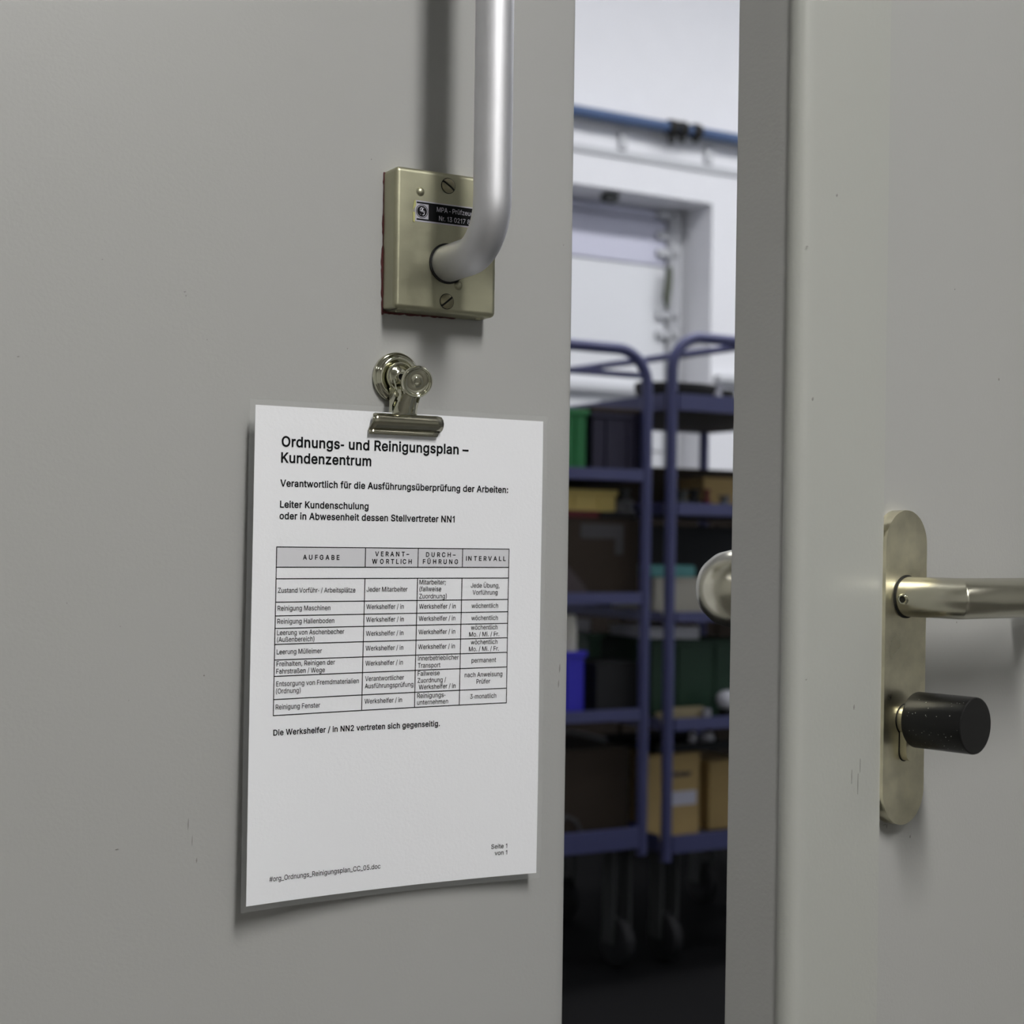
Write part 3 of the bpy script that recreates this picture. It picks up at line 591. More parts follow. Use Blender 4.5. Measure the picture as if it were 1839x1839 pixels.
# profile cylinder with black thumb knob
CU, CZ, CRr = .0182, .9800, .0086
pts = arc(CU, CZ, CRr, -54, 234, 28)+arc(CU, .9610, .0050, 180, 360, 16)
bm = B(); prism(bm, pts, 0, -.0131, 'y')
cyl = obj('lock_cylinder', bm, satin, door2, autos=30)
pts2 = arc(CU, CZ, CRr+.0007, -54, 234, 28)+arc(CU, .9610, .0057, 180, 360, 16)
bm = B(); prism(bm, pts2, 0, -(PHH+.0002), 'y'); obj('cylinder_gap', bm, dark_m, door2)
bm = B(); lathe(bm, [(0, .0129), (.0080, .0129), (.0080, .0168), (0, .0168)], out(CU, 0, CZ), 40)
obj('knob_collar', bm, satin, cyl, autos=30)
bm = B(); kr = .0163
lathe(bm, [(0, .0160), (kr-.0010, .0160), (kr-.0003, .0163), (kr, .0170), (kr, .0541), (kr-.0002, .0548), (kr-.0008, .0551), (0, .0551)], out(.0188, 0, .9805), 72)
for f in bm.faces:
    if f.calc_center_median().y < -.05405 and (f.calc_center_median()-Vector((.0188, -.0551, .9805))).length < kr*.99: f.material_index = 1
kn = obj('thumb_knob', bm, [black_pl, black_end], cyl, autos=25); kn['label'] = 'black speckled cylindrical turning knob'
# fixed ball knob on the far side of the leaf
bm = B(); lathe(bm, [(0, 0), (.026, 0), (.026, .006), (.024, .008), (0, .008)], Matrix.Translation((.006, .0425, 1.05)) @ Matrix.Rotation(-math.pi/2, 4, 'X'), 40)
ro = obj('knob_rose', bm, satin, door2, autos=30)
bm = B(); tube(bm, [(.006, .0488, 1.05), (.004, .062, 1.05), (-.002, .078, 1.0495), (-.0055, .092, 1.049)], .0095, 24); obj('knob_neck', bm, satin_l, door2)
bm = B(); KB = Vector((-.0050, .1006, 1.0535))
prof = [(0, -.0215), (.010, -.0205), (.0165, -.0172), (.0215, -.0115), (.0243, -.0035), (.0247, .004), (.0232, .0115), (.0192, .0185), (.0135, .0232), (.007, .0256), (0, .0262)]
lathe(bm, prof, Matrix.Translation(KB) @ Matrix.Rotation(-math.pi/2, 4, 'X'), 64)
bk = obj('ball_knob', bm, satin_l, door2, smooth=True, autos=80); bk['label'] = 'brushed steel ball knob on the far side'
bm = B()
for (px, py, a, b) in ((1502, 351, .0008, .0009), (1449, 443, .0008, .0004), (1459, 717, .0008, .0011), (1448, 1221, .0008, .0004), (1534, 1270, .0005, .0015), (1541, 1408, .0003, .006), (1530, 1395, .0003, .004), (1545, 1375, .0002, .004)):
    u, z = DR.hit(px, py, hs)
    prism(bm, [(u-a, z), (u-a*.3, z-b), (u+a, z-b*.2), (u+a*.4, z+b)], -hs-.0002, -hs+.0002, 'y')
for (px, py, a, b) in ((1635, 1502, .0005, .0009), (1714, 519, .0004, .0005), (1589, 1481, .0022, .0003), (1593, 1484, .0004, .0012), (1718, 1117, .0003, .0005)):
    u, z = DR.hit(px, py, 0)
    prism(bm, [(u-a, z), (u-a*.3, z-b), (u+a, z-b*.2), (u+a*.4, z+b)], -.0002, .0002, 'y')
obj('paint_chip', bm, mat('chip', srgb(134, 133, 129), .8), door2)['kind'] = 'stuff'

# door frames at the hinge sides and head
for i, (u0, u1) in enumerate(((LH-.02, LH-.001), (RH+.01, RH+.03))):
    bm = B(); box(bm, u0-.04, u1, -(PH+.03), -(PH-.14), 0, 2.14, .003)
    o = obj('trim_%d' % (i+1), bm, door_dark); o.matrix_world = RM.M; struct(o)
bm = B(); box(bm, LH-.02, RH+.03, -(PH-.005), -(PH-.14), 2.125, 2.18, .003)
o = obj('trim_3', bm, door_dark); o.matrix_world = RM.M; struct(o)

# ------------------------------------------------------------------ laminated notice
PT, PB = 1.1607, .8640
def ph(u, z):
    s = (u+.2275)/.1985; t = min(max((PT-z)/(PT-PB), 0), 1)
    bot = .017*(1-s)**2 - .002*s*(1-s)*2 + .011*s*s + .004*s*(1-s)*2
    k = t**1.3
    return .0128*(1-k)+k*(bot) + .0012*math.sin(t*7+s*2)*t*(1-t)
def pu(s, t):                                                # sheet edges, slightly flared low down on the left
    return -.2274-.0034*t + s*(.1985+.0037*t)
def phit(px, py):
    h = .013
    for _ in range(4):
        u, z = DL.hit(px, py, h); h = ph(u, z)
    return u, z
def sp(u, z, d=0.0): return Vector((u, -(ph(u, z)+d), z))
notice = empty('paper_notice', at(DL, 0, 0, 0), 'white laminated cleaning schedule sheet with printed table hanging on the clip', 'notice')
def sheet(bm, m0, nx, nz, thick, d=0.0, hole=None, mi=0):
    g = []
    for j in range(nz+1):
        row = []
        for i in range(nx+1):
            s = i/nx; t = j/nz
            u = pu(s, t); z = PT-(PT-PB)*t
            if m0: u = pu(0, t)-m0+(pu(1, t)-pu(0, t)+2*m0)*s; z = PT+m0-(PT-PB+2*m0)*t
            row.append(bm.verts.new(sp(u, z, d)))
        g.append(row)
    for j in range(nz):
        for i in range(nx):
            if hole and 0 < i < nx-1 and 0 < j < nz-1: continue
            bm.faces.new((g[j][i], g[j][i+1], g[j+1][i+1], g[j+1][i])).smooth = True
bm = B(); sheet(bm, 0, 26, 36, 0, .00015); sheet(bm, 0, 26, 36, 0, -.00015)
for f in bm.faces: f.smooth = True
bm.verts.ensure_lookup_table(); nv = 27*37
ed = [i for i in range(27)]+[27*j+26 for j in range(1, 37)]+[27*36+i for i in range(25, -1, -1)]+[27*j for j in range(35, 0, -1)]
vv = [bm.verts[i].co.copy() for i in ed]; vb = [bm.verts[i+nv].co.copy() for i in ed]
v1 = [bm.verts.new(c) for c in vv]; v2 = [bm.verts.new(c) for c in vb]
for k in range(len(ed)): bm.faces.new((v1[k], v1[(k+1) % len(ed)], v2[(k+1) % len(ed)], v2[k]))
sh = obj('paper_sheet', bm, paper_m, notice)
# film rim: a ring strip around the sheet
bm = B()
def loop(mg, n=24):
    P = []
    for i in range(n): s = i/n; P.append((s, 0))
    for i in range(n): P.append((1, i/n))
    for i in range(n): P.append((1-i/n, 1))
    for i in range(n): P.append((0, 1-i/n))
    out_ = []
    for s, t in P:
        u = pu(s, t); z = PT-(PT-PB)*t
        u += mg*(2*s-1) if s in (0, 1) else 0; z += mg*(1-2*t) if t in (0, 1) else 0
        out_.append(bm.verts.new(sp(u, z, -.0001)))
    return out_
A = loop(-.0005); Bq = loop(.0035)
for k in range(len(A)): bm.faces.new((A[k], A[(k+1) % len(A)], Bq[(k+1) % len(A)], Bq[k])).smooth = True
fl = obj('laminate_rim', bm, film, notice); fl['label'] = 'clear plastic edge of the lamination'
TXT = .00035
def tline(name, items, P=notice, mats=print_m):
    """items: (text, x0, y0, x1, y1 in photo pixels, cap height mm, bold, spacing)"""
    for (s, x0, y, x1, y1, cap, bold, spc) in items:
        bm = B()
        u0, z0 = phit(x0, y); u1, z1 = phit(x1, y1)
        zz = lambda u: z0+(z1-z0)*(u-u0)/(u1-u0)*.5
        vs, fs = text_faces(s, bold, spc)
        a = min(v[0] for v in vs); b = max(v[0] for v in vs); k = cap/1000/cap_h(bold)
        V = []
        for v in vs:
            u = u0+(v[0]-a)/(b-a)*(u1-u0); V.append(bm.verts.new(sp(u, zz(u)+v[1]*k, TXT)))
        for f in fs:
            try: bm.faces.new([V[i] for i in f])
            except ValueError: pass
        obj(name, bm, mats, P)
tline('heading', [('Ordnungs- und Reinigungsplan –', 505.5, 801.4, 841, 816.3, 6.2, True, 1), ('Kundenzentrum', 504.5, 830.3, 666.3, 836.7, 6.1, True, 1)])
tline('subheading', [('Verantwortlich für die Ausführungsüberprüfung der Arbeiten:', 503, 873.3, 912, 884, 4.1, True, 1)])
tline('subheading', [('Leiter Kundenschulung', 502.5, 911.3, 661.4, 914.4, 4.1, True, 1), ('oder in Abwesenheit dessen Stellvertreter NN1', 501.6, 932, 816, 937.5, 4.1, True, 1)])
tline('closing_line', [('Die Werkshelfer / in NN2 vertreten sich gegenseitig.', 490.5, 1321, 789.5, 1303.3, 3.5, True, 1)])
tline('file_name', [('#org_Ordnungs_Reinigungsplan_CC_05.doc', 483.3, 1583.6, 682.7, 1559.4, 3.0, False, 1)])
tline('page_number', [('Seite 1', 881.7, 1524.4, 910.2, 1523, 2.9, False, 1), ('von 1', 887.9, 1535.8, 910.2, 1534.5, 2.9, False, 1)])
# table
q = .2447
tx = lambda x: 480+x*q
ty = lambda y: 970+y*q
colx = [68, 720, 1107, 1433, 1773]; coly = [50, 57, 62, 65, 68]
cu = [phit(tx(x), ty(y))[0] for x, y in zip(colx, coly)]
# sheet flare: columns keep the photographed left drift
rowl = [50, 198, 283, 455, 556, 648, 765, 880, 1000, 1170, 1288]; rowx = [68, 66, 66, 62, 60, 58, 56, 52, 50, 46, 43]
rowr = [66, 200, 278, 435, 525, 610, 716, 823, 930, 1086, 1193]; rowxr = [1773, 1770, 1768, 1766, 1763, 1762, 1760, 1758, 1757, 1755, 1753]
RL = [phit(tx(x), ty(y)) for x, y in zip(rowx, rowl)]
RR = [phit(tx(x), ty(y)) for x, y in zip(rowxr, rowr)]
def strip(bm, p, q_, wd, n=16, d=TXT*.9):
    A = []
    for i in range(n+1):
        u = p[0]+(q_[0]-p[0])*i/n; z = p[1]+(q_[1]-p[1])*i/n
        if abs(q_[0]-p[0]) > abs(q_[1]-p[1]): A.append((bm.verts.new(sp(u, z-wd/2, d)), bm.verts.new(sp(u, z+wd/2, d))))
        else: A.append((bm.verts.new(sp(u-wd/2, z, d)), bm.verts.new(sp(u+wd/2, z, d))))
    for a, b in zip(A, A[1:]): bm.faces.new((a[0], a[1], b[1], b[0]))
def colpt(c, rI):
    f = (cu[c]-cu[0])/(cu[4]-cu[0]); a = RL[rI]; b = RR[rI]
    return (a[0]+(b[0]-a[0])*f, a[1]+(b[1]-a[1])*f)
bm = B(); LWD = .00055
for i in range(len(RL)): strip(bm, colpt(0, i), colpt(4, i), LWD)
for c in range(5):
    if c in (0, 4): strip(bm, (colpt(c, 0)[0], colpt(c, 0)[1]+LWD/2), (colpt(c, 10)[0], colpt(c, 10)[1]-LWD/2), LWD)
    else:
        strip(bm, colpt(c, 0), colpt(c, 1), LWD); strip(bm, colpt(c, 2), colpt(c, 10), LWD)
table = obj('table_grid', bm, print_m, notice)
bm = B(); n = 24
A = [colpt(0, 0), colpt(4, 0), colpt(4, 1), colpt(0, 1)]; V0 = []; V1 = []
for i in range(n+1):
    f = i/n; V0.append(bm.verts.new(sp(A[0][0]+(A[1][0]-A[0][0])*f, A[0][1]+(A[1][1]-A[0][1])*f, TXT*.6)))
    V1.append(bm.verts.new(sp(A[3][0]+(A[2][0]-A[3][0])*f, A[3][1]+(A[2][1]-A[3][1])*f, TXT*.6)))
for i in range(n): bm.faces.new((V0[i], V0[i+1], V1[i+1], V1[i]))
obj('header_shading', bm, shade_m, table)
W_ = 'Werkshelfer / in'; WO = 'wöchentlich'; MO = 'Mo. / Mi. / Fr.'
ROWS = [
 [('AUFGABE', 260, 142, 528), ('VERANT–', 790, 117, 1040), ('WORTLICH', 767, 172, 1058), ('DURCH–', 1163, 122, 1380), ('FÜHRUNG', 1140, 173, 1398), ('INTERVALL', 1457, 150, 1748)],
 [('Zustand Vorführ- / Arbeitsplätze', 77, 386, 645), ('Jeder Mitarbeiter', 727, 378, 1027), ('Mitarbeiter;', 1115, 325, 1308), ('(fallweise', 1115, 375, 1275), ('Zuordnung)', 1113, 428, 1315), ('Jede Übung,', 1492, 349, 1702), ('Vorführung', 1505, 400, 1688)],
 [('Reinigung Maschinen', 74, 518, 461), (W_, 725, 506, 1000), (W_, 1112, 503, 1381), (WO, 1498, 498, 1692)],
 [('Reinigung Hallenboden', 72, 614, 490), (W_, 724, 600, 1000), (W_, 1110, 592, 1378), (WO, 1496, 588, 1690)],
 [('Leerung von Aschenbecher', 70, 697, 563), ('(Außenbereich)', 70, 747, 344), (W_, 722, 702, 997), (W_, 1108, 691, 1377), (WO, 1494, 657, 1688), (MO, 1480, 708, 1700)],
 [('Leerung Mülleimer', 67, 838, 399), (W_, 720, 811, 996), (W_, 1105, 800, 1375), (WO, 1492, 765, 1687), (MO, 1478, 816, 1698)],
 [('Freihalten, Reinigen der', 66, 926, 495), ('Fahrstraßen / Wege', 64, 981, 421), (W_, 718, 921, 993), ('Innerbetrieblicher', 1104, 884, 1403), ('Transport', 1103, 937, 1268), ('permanent', 1497, 899, 1677)],
 [('Entsorgung von Fremdmaterialien', 64, 1073, 670), ('(Ordnung)', 62, 1126, 243), ('Verantwortlicher', 716, 1034, 1001), ('Ausführungsprüfung', 714, 1088, 1070), ('Fallweise', 1102, 996, 1263), ('Zuordnung /', 1101, 1047, 1310), (W_, 1110, 1095, 1380), ('nach Anweisung', 1447, 1006, 1723), ('Prüfer', 1533, 1054, 1634)],
 [('Reinigung Fenster', 60, 1243, 386), (W_, 712, 1200, 987), ('Reinigungs-', 1098, 1159, 1306), ('unternehmen', 1098, 1208, 1325), ('3-monatlich', 1487, 1164, 1678)]]
for ri, row in enumerate(ROWS):
    it = []
    for (s, x0, y, x1) in row:
        hd = ri == 0
        it.append((s, tx(x0), ty(y), tx(x1), ty(y)-(x1-x0)*q*(-.012+(ty(y)-985)*.00021), 2.9 if hd else 2.95, hd, 1.45 if hd else 1.0))
    tline('cell_text', it, table)

# ------------------------------------------------------------------ magnetic bulldog clip
clip = empty('magnetic_clip', at(DL, -.1302, 0, 1.1838), 'small shiny nickel bulldog clip on a round magnet above the notice', 'clip')
K = .001
def LP(prof): return [(a*K, b*K) for a, b in prof]
bm = B(); lathe(bm, LP([(0, 0), (15.6, 0), (16, .5), (16, 2.2), (15.7, 3.2), (15.0, 3.6), (14.2, 3.9), (13.8, 4.9), (12.9, 5.8), (11.9, 6.1), (11.0, 5.8), (10.2, 5.2), (0, 5.2)]), out(0, 0, 0), 64)
obj('magnet_cup', bm, chrome, clip, autos=50)
bm = B(); lathe(bm, LP([(0, 5.2), (8.6, 5.3), (9.3, 6.4), (9.6, 7.8), (9.2, 8.8), (8.4, 8.9), (7.7, 8.1), (7.0, 6.9), (5.8, 7.3), (4.2, 8.6), (3.1, 9.0), (2.0, 8.9)]), out(0, 0, 0), 56)
lathe(bm, LP([(2.0, 8.9), (1.9, 6.0), (0, 6.0)]), out(0, 0, 0), 40, mi=1)
obj('rear_thumb_dish', bm, [chrome, dark_m], clip, autos=60)
# rear leg: channel with flanges running down to the rear jaw
bm = B()
prism(bm, [(-6.8*K, -7*K), (6.8*K, -7*K), (7.6*K, -23*K), (-7.6*K, -23*K)], -8.2*K, -7.4*K, 'y')
for s in (-1, 1):
    pts = [(-7.5*K, -6.0*K), (-10*K, -7.2*K), (-14.5*K, -8.8*K), (-16.8*K, -10.6*K), (-16.8*K, -13.4*K), (-14.2*K, -16*K), (-12*K, -18*K), (-11.5*K, -20.5*K), (-13.2*K, -24*K), (-9*K, -25*K), (-7.5*K, -22*K)]
    x0 = s*7.4*K; prism(bm, pts, x0, x0-s*.7*K, 'x')
obj('rear_leg', bm, chrome, clip)
bm = B()
prof = [(-24.3, 7.6), (-25.5, 7.2), (-27, 7.4), (-30, 8.8), (-33, 11.2), (-36, 12.0)]
pp = [(-h*K, z*K) for z, h in prof]+[(-(h-.7)*K, z*K) for z, h in prof[::-1]]
prism(bm, pp, -24.5*K, 24.5*K, 'x'); obj('rear_jaw', bm, chrome_d, clip)
# front arm
bm = B()
sec = [(-8.5, 24.6, 6.2), (-12, 23.4, 6.5), (-16, 21.3, 7.0), (-20, 19.2, 7.4), (-23, 18.2, 7.8), (-25.6, 17.2, 9.8)]
prev = None
for (z, h, wd) in sec:
    cs_ = [(-wd, h-4.5), (-wd, h-2.9), (-wd+.5, h-2.0), (-wd*.45, h-.35), (-wd*.36, h-.1), (-wd*.1, h+.15), (wd*.15, h+.15), (wd*.42, h-.2), (wd*.7, h-.9), (wd-.3, h-2.0), (wd, h-3.0), (wd, h-4.5)]
    lx = -.3+1.5*(z+25)/17; V = [bm.verts.new(((x+lx)*K, -hh*K, z*K)) for x, hh in cs_]
    if prev:
        for k in range(11): bm.faces.new((prev[k], prev[k+1], V[k+1], V[k])).smooth = True
    prev = V
fa = obj('front_arm', bm, chrome, clip, autos=60)
md = fa.modifiers.new('thick', 'SOLIDIFY'); md.thickness = .0007; md.offset = -1
# ears of the front arm that carry the pin
bm = B()
for s in (-1, 1):
    pts = [(-22.5*K, -9.5*K), (-23*K, -13*K), (-20.5*K, -17*K), (-16.2*K, -14.6*K), (-14.6*K, -12*K), (-15.5*K, -9.6*K), (-18*K, -8.6*K)]
    prism(bm, pts, s*6.6*K, s*6.0*K, 'x')
obj('pin_ears', bm, chrome, clip)
bm = B(); tube(bm, [(-8.3*K, -15.6*K, -12*K), (8.3*K, -15.6*K, -12*K)], .0010, 14)
lathe(bm, LP([(0, 1.0), (1.0, .8), (1.7, 0)]), Matrix.Translation((-7.5*K, -15.6*K, -12*K)) @ Matrix.Rotation(-math.pi/2, 4, 'Y'), 20)
obj('pivot_pin', bm, chrome, clip)
bm = B(); pts = []
for i in range(97):
    a = 2*math.pi*i/16; pts.append(((-4.6+9.2*i/96)*K, (-15.6+2.1*math.cos(a))*K, (-12+2.1*math.sin(a))*K))
pts = [(-5.6*K, -9.6*K, -1.5*K), (-5.2*K, -11.5*K, -6*K)]+pts+[(5.4*K, -20.5*K, -8*K), (5.4*K, -22.5*K, -4*K)]
tube(bm, pts, .00042, 8); obj('spring', bm, chrome, clip)
bm = B(); tlt = Matrix.Rotation(math.radians(18), 4, 'X')
TM = Matrix.Translation((1.3*K, -28.0*K, -4.4*K)) @ tlt @ Matrix.Rotation(math.radians(-7), 4, 'Z') @ OUT
lathe(bm, LP([(0, -1.6), (8.8, -1.6), (9.7, -.9), (10.05, .4), (9.9, 1.8), (9.2, 2.5), (8.5, 2.3), (8.1, 1.5), (7.6, .7), (6.0, .2), (3.0, .2), (2.6, .7), (2.1, 1.0), (1.5, .7), (0, .5)]), TM, 64)
obj('front_thumb_dish', bm, chrome, clip, autos=60)
# front jaw: wide pressed profile with a lip
bm = B()
prof = [(-24.6, 14.8), (-25.2, 16.2), (-26.6, 17.3), (-28.6, 17.6), (-30.6, 17.0), (-32.2, 15.8), (-33.3, 14.3), (-34.0, 13.9), (-35.4, 14.5), (-37.2, 15.1)]
nprof = len(prof); cols = []
for i in range(13):
    f = i/12; c = []
    for j, (z, h) in enumerate(prof):
        g = j/(nprof-1)
        xl = -21.9+(-2.6)*min(1, g*1.25)**.8; xr = 24.1+1.6*math.sin(math.pi*min(1, g*1.1))-(1.6 if g > .78 else 0)*((g-.78)/.22)
        if j == 0: xl += 1.5; xr -= 1.5
        c.append(bm.verts.new(((xl+(xr-xl)*f)*K, -h*K, z*K)))
    cols.append(c)
for A, Bq in zip(cols, cols[1:]):
    for j in range(nprof-1): bm.faces.new((A[j], A[j+1], Bq[j+1], Bq[j])).smooth = True
fj = obj('front_jaw', bm, chrome_d, clip, autos=45)
md = fj.modifiers.new('thick', 'SOLIDIFY'); md.thickness = .0008; md.offset = 1

# ------------------------------------------------------------------ hall behind the doors
def hslab(name, u0, u1, h0, h1, z0, z1, m, kind=True):
    bm = B(); box(bm, u0, u1, -h1, -h0, z0, z1, 0)
    o = obj(name, bm, m); o.matrix_world = HW.M
    return struct(o) if kind else o
HZ = 4.6
hD = (HW.o-RM.o).dot(-RM.N) - .14                              # depth from far wall back to the door wall
ux = lambda px, h=0: HW.hit(px, 700, h)[0]
zy = lambda px, py, h=0: HW.hit(px, py, h)[1]
RX = ux(1275)                                                 # right edge of the recess
RT = zy(1180, 351)                                            # top of the recess
hslab('floor', -5, 5, -.6, hD+.001, -.1, -.001, hall_floor)
hslab('ceiling', -5, 5, -.6, hD, HZ, HZ+.1, hallwall)
hslab('wall_left', -5.1, -5, -.6, hD, 0, HZ, hallwall)
hslab('wall_right', 5, 5.1, -.6, hD, 0, HZ, hallwall)
bm = B()
box(bm, RX, 5, 0, .34, 0, HZ); box(bm, -2.6, RX, 0, .34, RT, HZ); box(bm, -5, -2.6, 0, .34, 0, HZ); box(bm, -2.6, RX, .33, .34, 0, RT)
wb = obj('wall_back', bm, hallwall); wb.matrix_world = HW.M; struct(wb)
hslab('wall_front', -5, 5, hD-.003, hD+.003, HGT+.1, HZ, hallwall)
# sectional gate inside the recess
gate = empty('sectional_gate', at(HW, 0, -.25, 0), 'large white sectional gate closed in the recess of the hall wall', 'gate')
gh = -.25
g0 = ux(1192, gh)
zt = [RT-.002, zy(1100, 385, gh), zy(1100, 468, gh), 1.55, .95, .35, 0.0]
for i in range(len(zt)-1):
    bm = B(); box(bm, -2.6, g0, 0, .04, zt[i+1]+.004, zt[i]-.004, .004)
    obj('panel', bm, gate_lav if i < 2 else gate_wh, gate)
bm = B(); box(bm, g0+.01, g0+.055, -.03, .03, 0, RT-.01, .003); obj('guide_rail', bm, hallgrey, gate)
for py in (386, 424, 455, 566, 601):
    z = zy(1185, py, gh)
    bm = B(); box(bm, g0-.06, g0+.02, -.03, .0, z-.02, z+.02, .004); lathe(bm, [(0, 0), (.022, 0), (.022, .03), (0, .03)], Matrix.Translation((g0+.02, -.03, z)) @ Matrix.Rotation(math.pi/2, 4, 'Y'), 16)
    obj('roller_hinge', bm, hallgrey, gate)
bm = B(); box(bm, g0+.06, RX-.002, .0, .04, 0, RT-.01); obj('side_panel', bm, gate_wh, gate)
# dark strap bundle hanging by the guide rail
z0, z1 = zy(1197, 553, gh+.06), zy(1197, 478, gh+.06); uc = ux(1198, gh+.06)
bm = B(); tube(bm, [(uc-.006, 0, z0), (uc-.01, 0, z0+(z1-z0)*.25), (uc, 0, z0+(z1-z0)*.6), (uc+.006, 0, z1-.02), (uc+.004, 0, z1)], .02, 10, radii=[.008, .02, .02, .016, .008])
o = obj('pull_strap', bm, olive); o.matrix_world = at(HW, 0, gh+.06, 0); tag(o, 'dark olive strap bundle hanging beside the gate rail', 'strap')
# lamp/stop under the lintel
zl = zy(1088, 342, -.1)
bm = B(); box(bm, ux(1074, -.1), ux(1098, -.1), -.03, .03, RT-.045, RT+.0, .01)
o = obj('lintel_buffer', bm, iron); o.matrix_world = at(HW, 0, -.08, 0); tag(o, 'small dark rubber buffer under the gate lintel', 'buffer')
# ledge, brackets, pipes above
zc = zy(1180, 288)
bm = B(); box(bm, -5, 5, -.014, 0, zc-.02, zc+.016, .004)
o = obj('trim_4', bm, hallgrey); o.matrix_world = HW.M; struct(o)
PHW = .075
rail_z = zy(1180, 236, PHW)
for i, px in enumerate((1117, 1271)):
    u = ux(px, .03)
    bm = B(); box(bm, u-.022, u+.022, -.022, 0, zc+.018, rail_z-.01, .003)
    o = obj('pipe_bracket', bm, hallgrey); o.matrix_world = HW.M
    tag(o, ['pale grey pipe bracket nearer the left door leaf', 'pale grey pipe bracket nearer the right door leaf'][i], 'bracket', 'brackets under the pipes high on the hall wall')
bm = B(); zz = rail_z+.03; tube(bm, [(-4.9, -PHW, zz), (4.9, -PHW, zz)], .026, 14)
o = obj('service_pipe', bm, pipe_blue); o.matrix_world = HW.M; tag(o, 'blue service pipe running along the top of the hall wall', 'pipe')
bm = B(); tube(bm, [(-4.9, -.02, zz-.008), (4.9, -.02, zz-.008)], .016, 12)
o = obj('service_pipe', bm, hallgrey); o.matrix_world = HW.M; tag(o, 'thin pale pipe behind the blue service pipe', 'pipe')
for i, px in enumerate((1200, 1218, 1243)):
    u = ux(px, PHW)
    bm = B(); lathe(bm, [(.0275, -.025), (.034, -.025), (.038, -.015), (.038, .015), (.034, .025), (.0275, .025), (.0275, -.025)], Matrix.Translation((u, -PHW, zz)) @ Matrix.Rotation(math.pi/2, 4, 'Y'), 20)
    box(bm, u-.012, u+.012, -PHW-.012, -PHW+.012, zz-.075+.012*i, zz-.033, .003)
    o = obj('pipe_clamp', bm, dark_m); o.matrix_world = HW.M
    tag(o, ['leftmost black clamp on the blue service pipe', 'middle black clamp on the blue service pipe', 'rightmost black clamp on the blue service pipe'][i], 'clamp', 'black clamps on the blue service pipe')
# conduit low on gate and wall
zl = zy(1080, 697, gh+.03)
bm = B(); box(bm, -2.6, g0-.01, -.05, -.0, zl-.02, zl+.02, .008); obj('handrail', bm, hallgrey, gate)
zr = zy(1260, 676, .05)
bm = B(); box(bm, RX+.02, 5, -.05, 0, zr-.018, zr+.018, .006); o = obj('trim_5', bm, hallgrey); o.matrix_world = HW.M; struct(o)
# unseen fill lights added to brighten the hall wall, recess and trolleys
def hall_fill(u, h, label, power):
    t = empty('hall_fill', HW.M @ Matrix.Translation((u, -h, HZ)), label, 'lamp', 'added fill lights on the hall ceiling')
    bm = B(); box(bm, -1.25, 1.25, -.17, .17, -.09, -.002, .006); obj('housing', bm, mat('lamp_housing', srgb(225, 225, 222), .5), t)
    bm = B(); box(bm, -1.2, 1.2, -.14, .14, -.1, -.0905)
    obj('diffuser', bm, mat('hall_fill_diffuser_%d' % int(power*10), (1, 1, 1, 1), .5, emit=(.97, .98, 1, 1), es=power), t)
hall_fill(-1.2, 2.7, 'added fill light on the hall ceiling in front of the gate', HALL_E*6)
hall_fill(1.8, 2.7, 'added fill light on the hall ceiling in front of the right wall part', HALL_E*6)
hall_fill(-1.2, 4.6, 'added fill light on the hall ceiling above the left trolley', HALL_E)
hall_fill(1.8, 4.6, 'added fill light on the hall ceiling above the right trolley', HALL_E)

# ------------------------------------------------------------------ shelf trolleys
W, DP, TR = .6, .62, .0145
def end_frame(bm, y, top, bottom, cross=None):
    R = .09; pts = [(TR, y, bottom)]
    pts += [(TR, y, top-R-.3)]
    pts += [(TR+R-R*math.cos(math.radians(a)), y, top-R+R*math.sin(math.radians(a))) for a in range(0, 91, 10)]
    pts += [(W-TR-R+R*math.sin(math.radians(a)), y, top-R+R*math.cos(math.radians(a))) for a in range(0, 91, 10)]
    pts += [(W-TR, y, bottom)]
    tube(bm, pts, TR, 14)
def trolley(fr, label, shelves, top, cross):
    t = empty('shelf_trolley', fr.M, label, 'trolley', 'blue shelf trolleys behind the doors')
    bot = shelves[-1][0]-.02
    for y, nm in ((0, 'near'), (DP, 'far')):
        bm = B()
        if y == 0: end_frame(bm, y, top, bot); f = obj('end_frame', bm, blue, t)
        else:
            bm.free()
            for x in (TR, W-TR):
                bm = B(); tube(bm, [(x, y, bot), (x, y, shelves[0][0]+shelves[0][1])], TR, 14); obj('post', bm, blue, t)
        if cross and y == 0:
            bm = B(); tube(bm, [(TR, y, cross), (W-TR, y, cross)], .008, 10); obj('cross_bar', bm, blue, f)
    for (z, hh) in shelves:                                  # z = underside, hh = lip height
        bm = B(); th = .012
        box(bm, 2*TR, W-2*TR, -.012, -.0, z, z+hh, .001); box(bm, 2*TR, W-2*TR, DP, DP+.012, z, z+hh, .001)
        box(bm, .0, .004, TR, DP-TR, z, z+hh, .001); box(bm, W-.004, W, TR, DP-TR, z, z+hh, .001)
        s = obj('shelf_frame', bm, blue, t)
        bm = B(); box(bm, .004, W-.004, .002, DP-.002, z+.002, z+.012); obj('shelf_board', bm, board, s)
    for (x, y) in ((.05, .06), (W-.05, .06), (.05, DP-.06), (W-.05, DP-.06)):
        bm = B(); box(bm, x-.03, x+.03, y-.04, y+.04, bot-.008+.02, bot+.0195, .002)
        box(bm, x-.028, x-.022, y-.03, y+.02, .06, bot+.015); box(bm, x+.022, x+.028, y-.03, y+.02, .06, bot+.015)
        c = obj('caster', bm, iron, t)
        bm = B(); lathe(bm, [(0, -.017), (.05, -.017), (.0625, -.012), (.0625, .012), (.05, .017), (0, .017)], Matrix.Translation((x, y-.01, .0625)) @ Matrix.Rotation(math.pi/2, 4, 'Y'), 24)
        obj('wheel', bm, rubber, c)
    return t
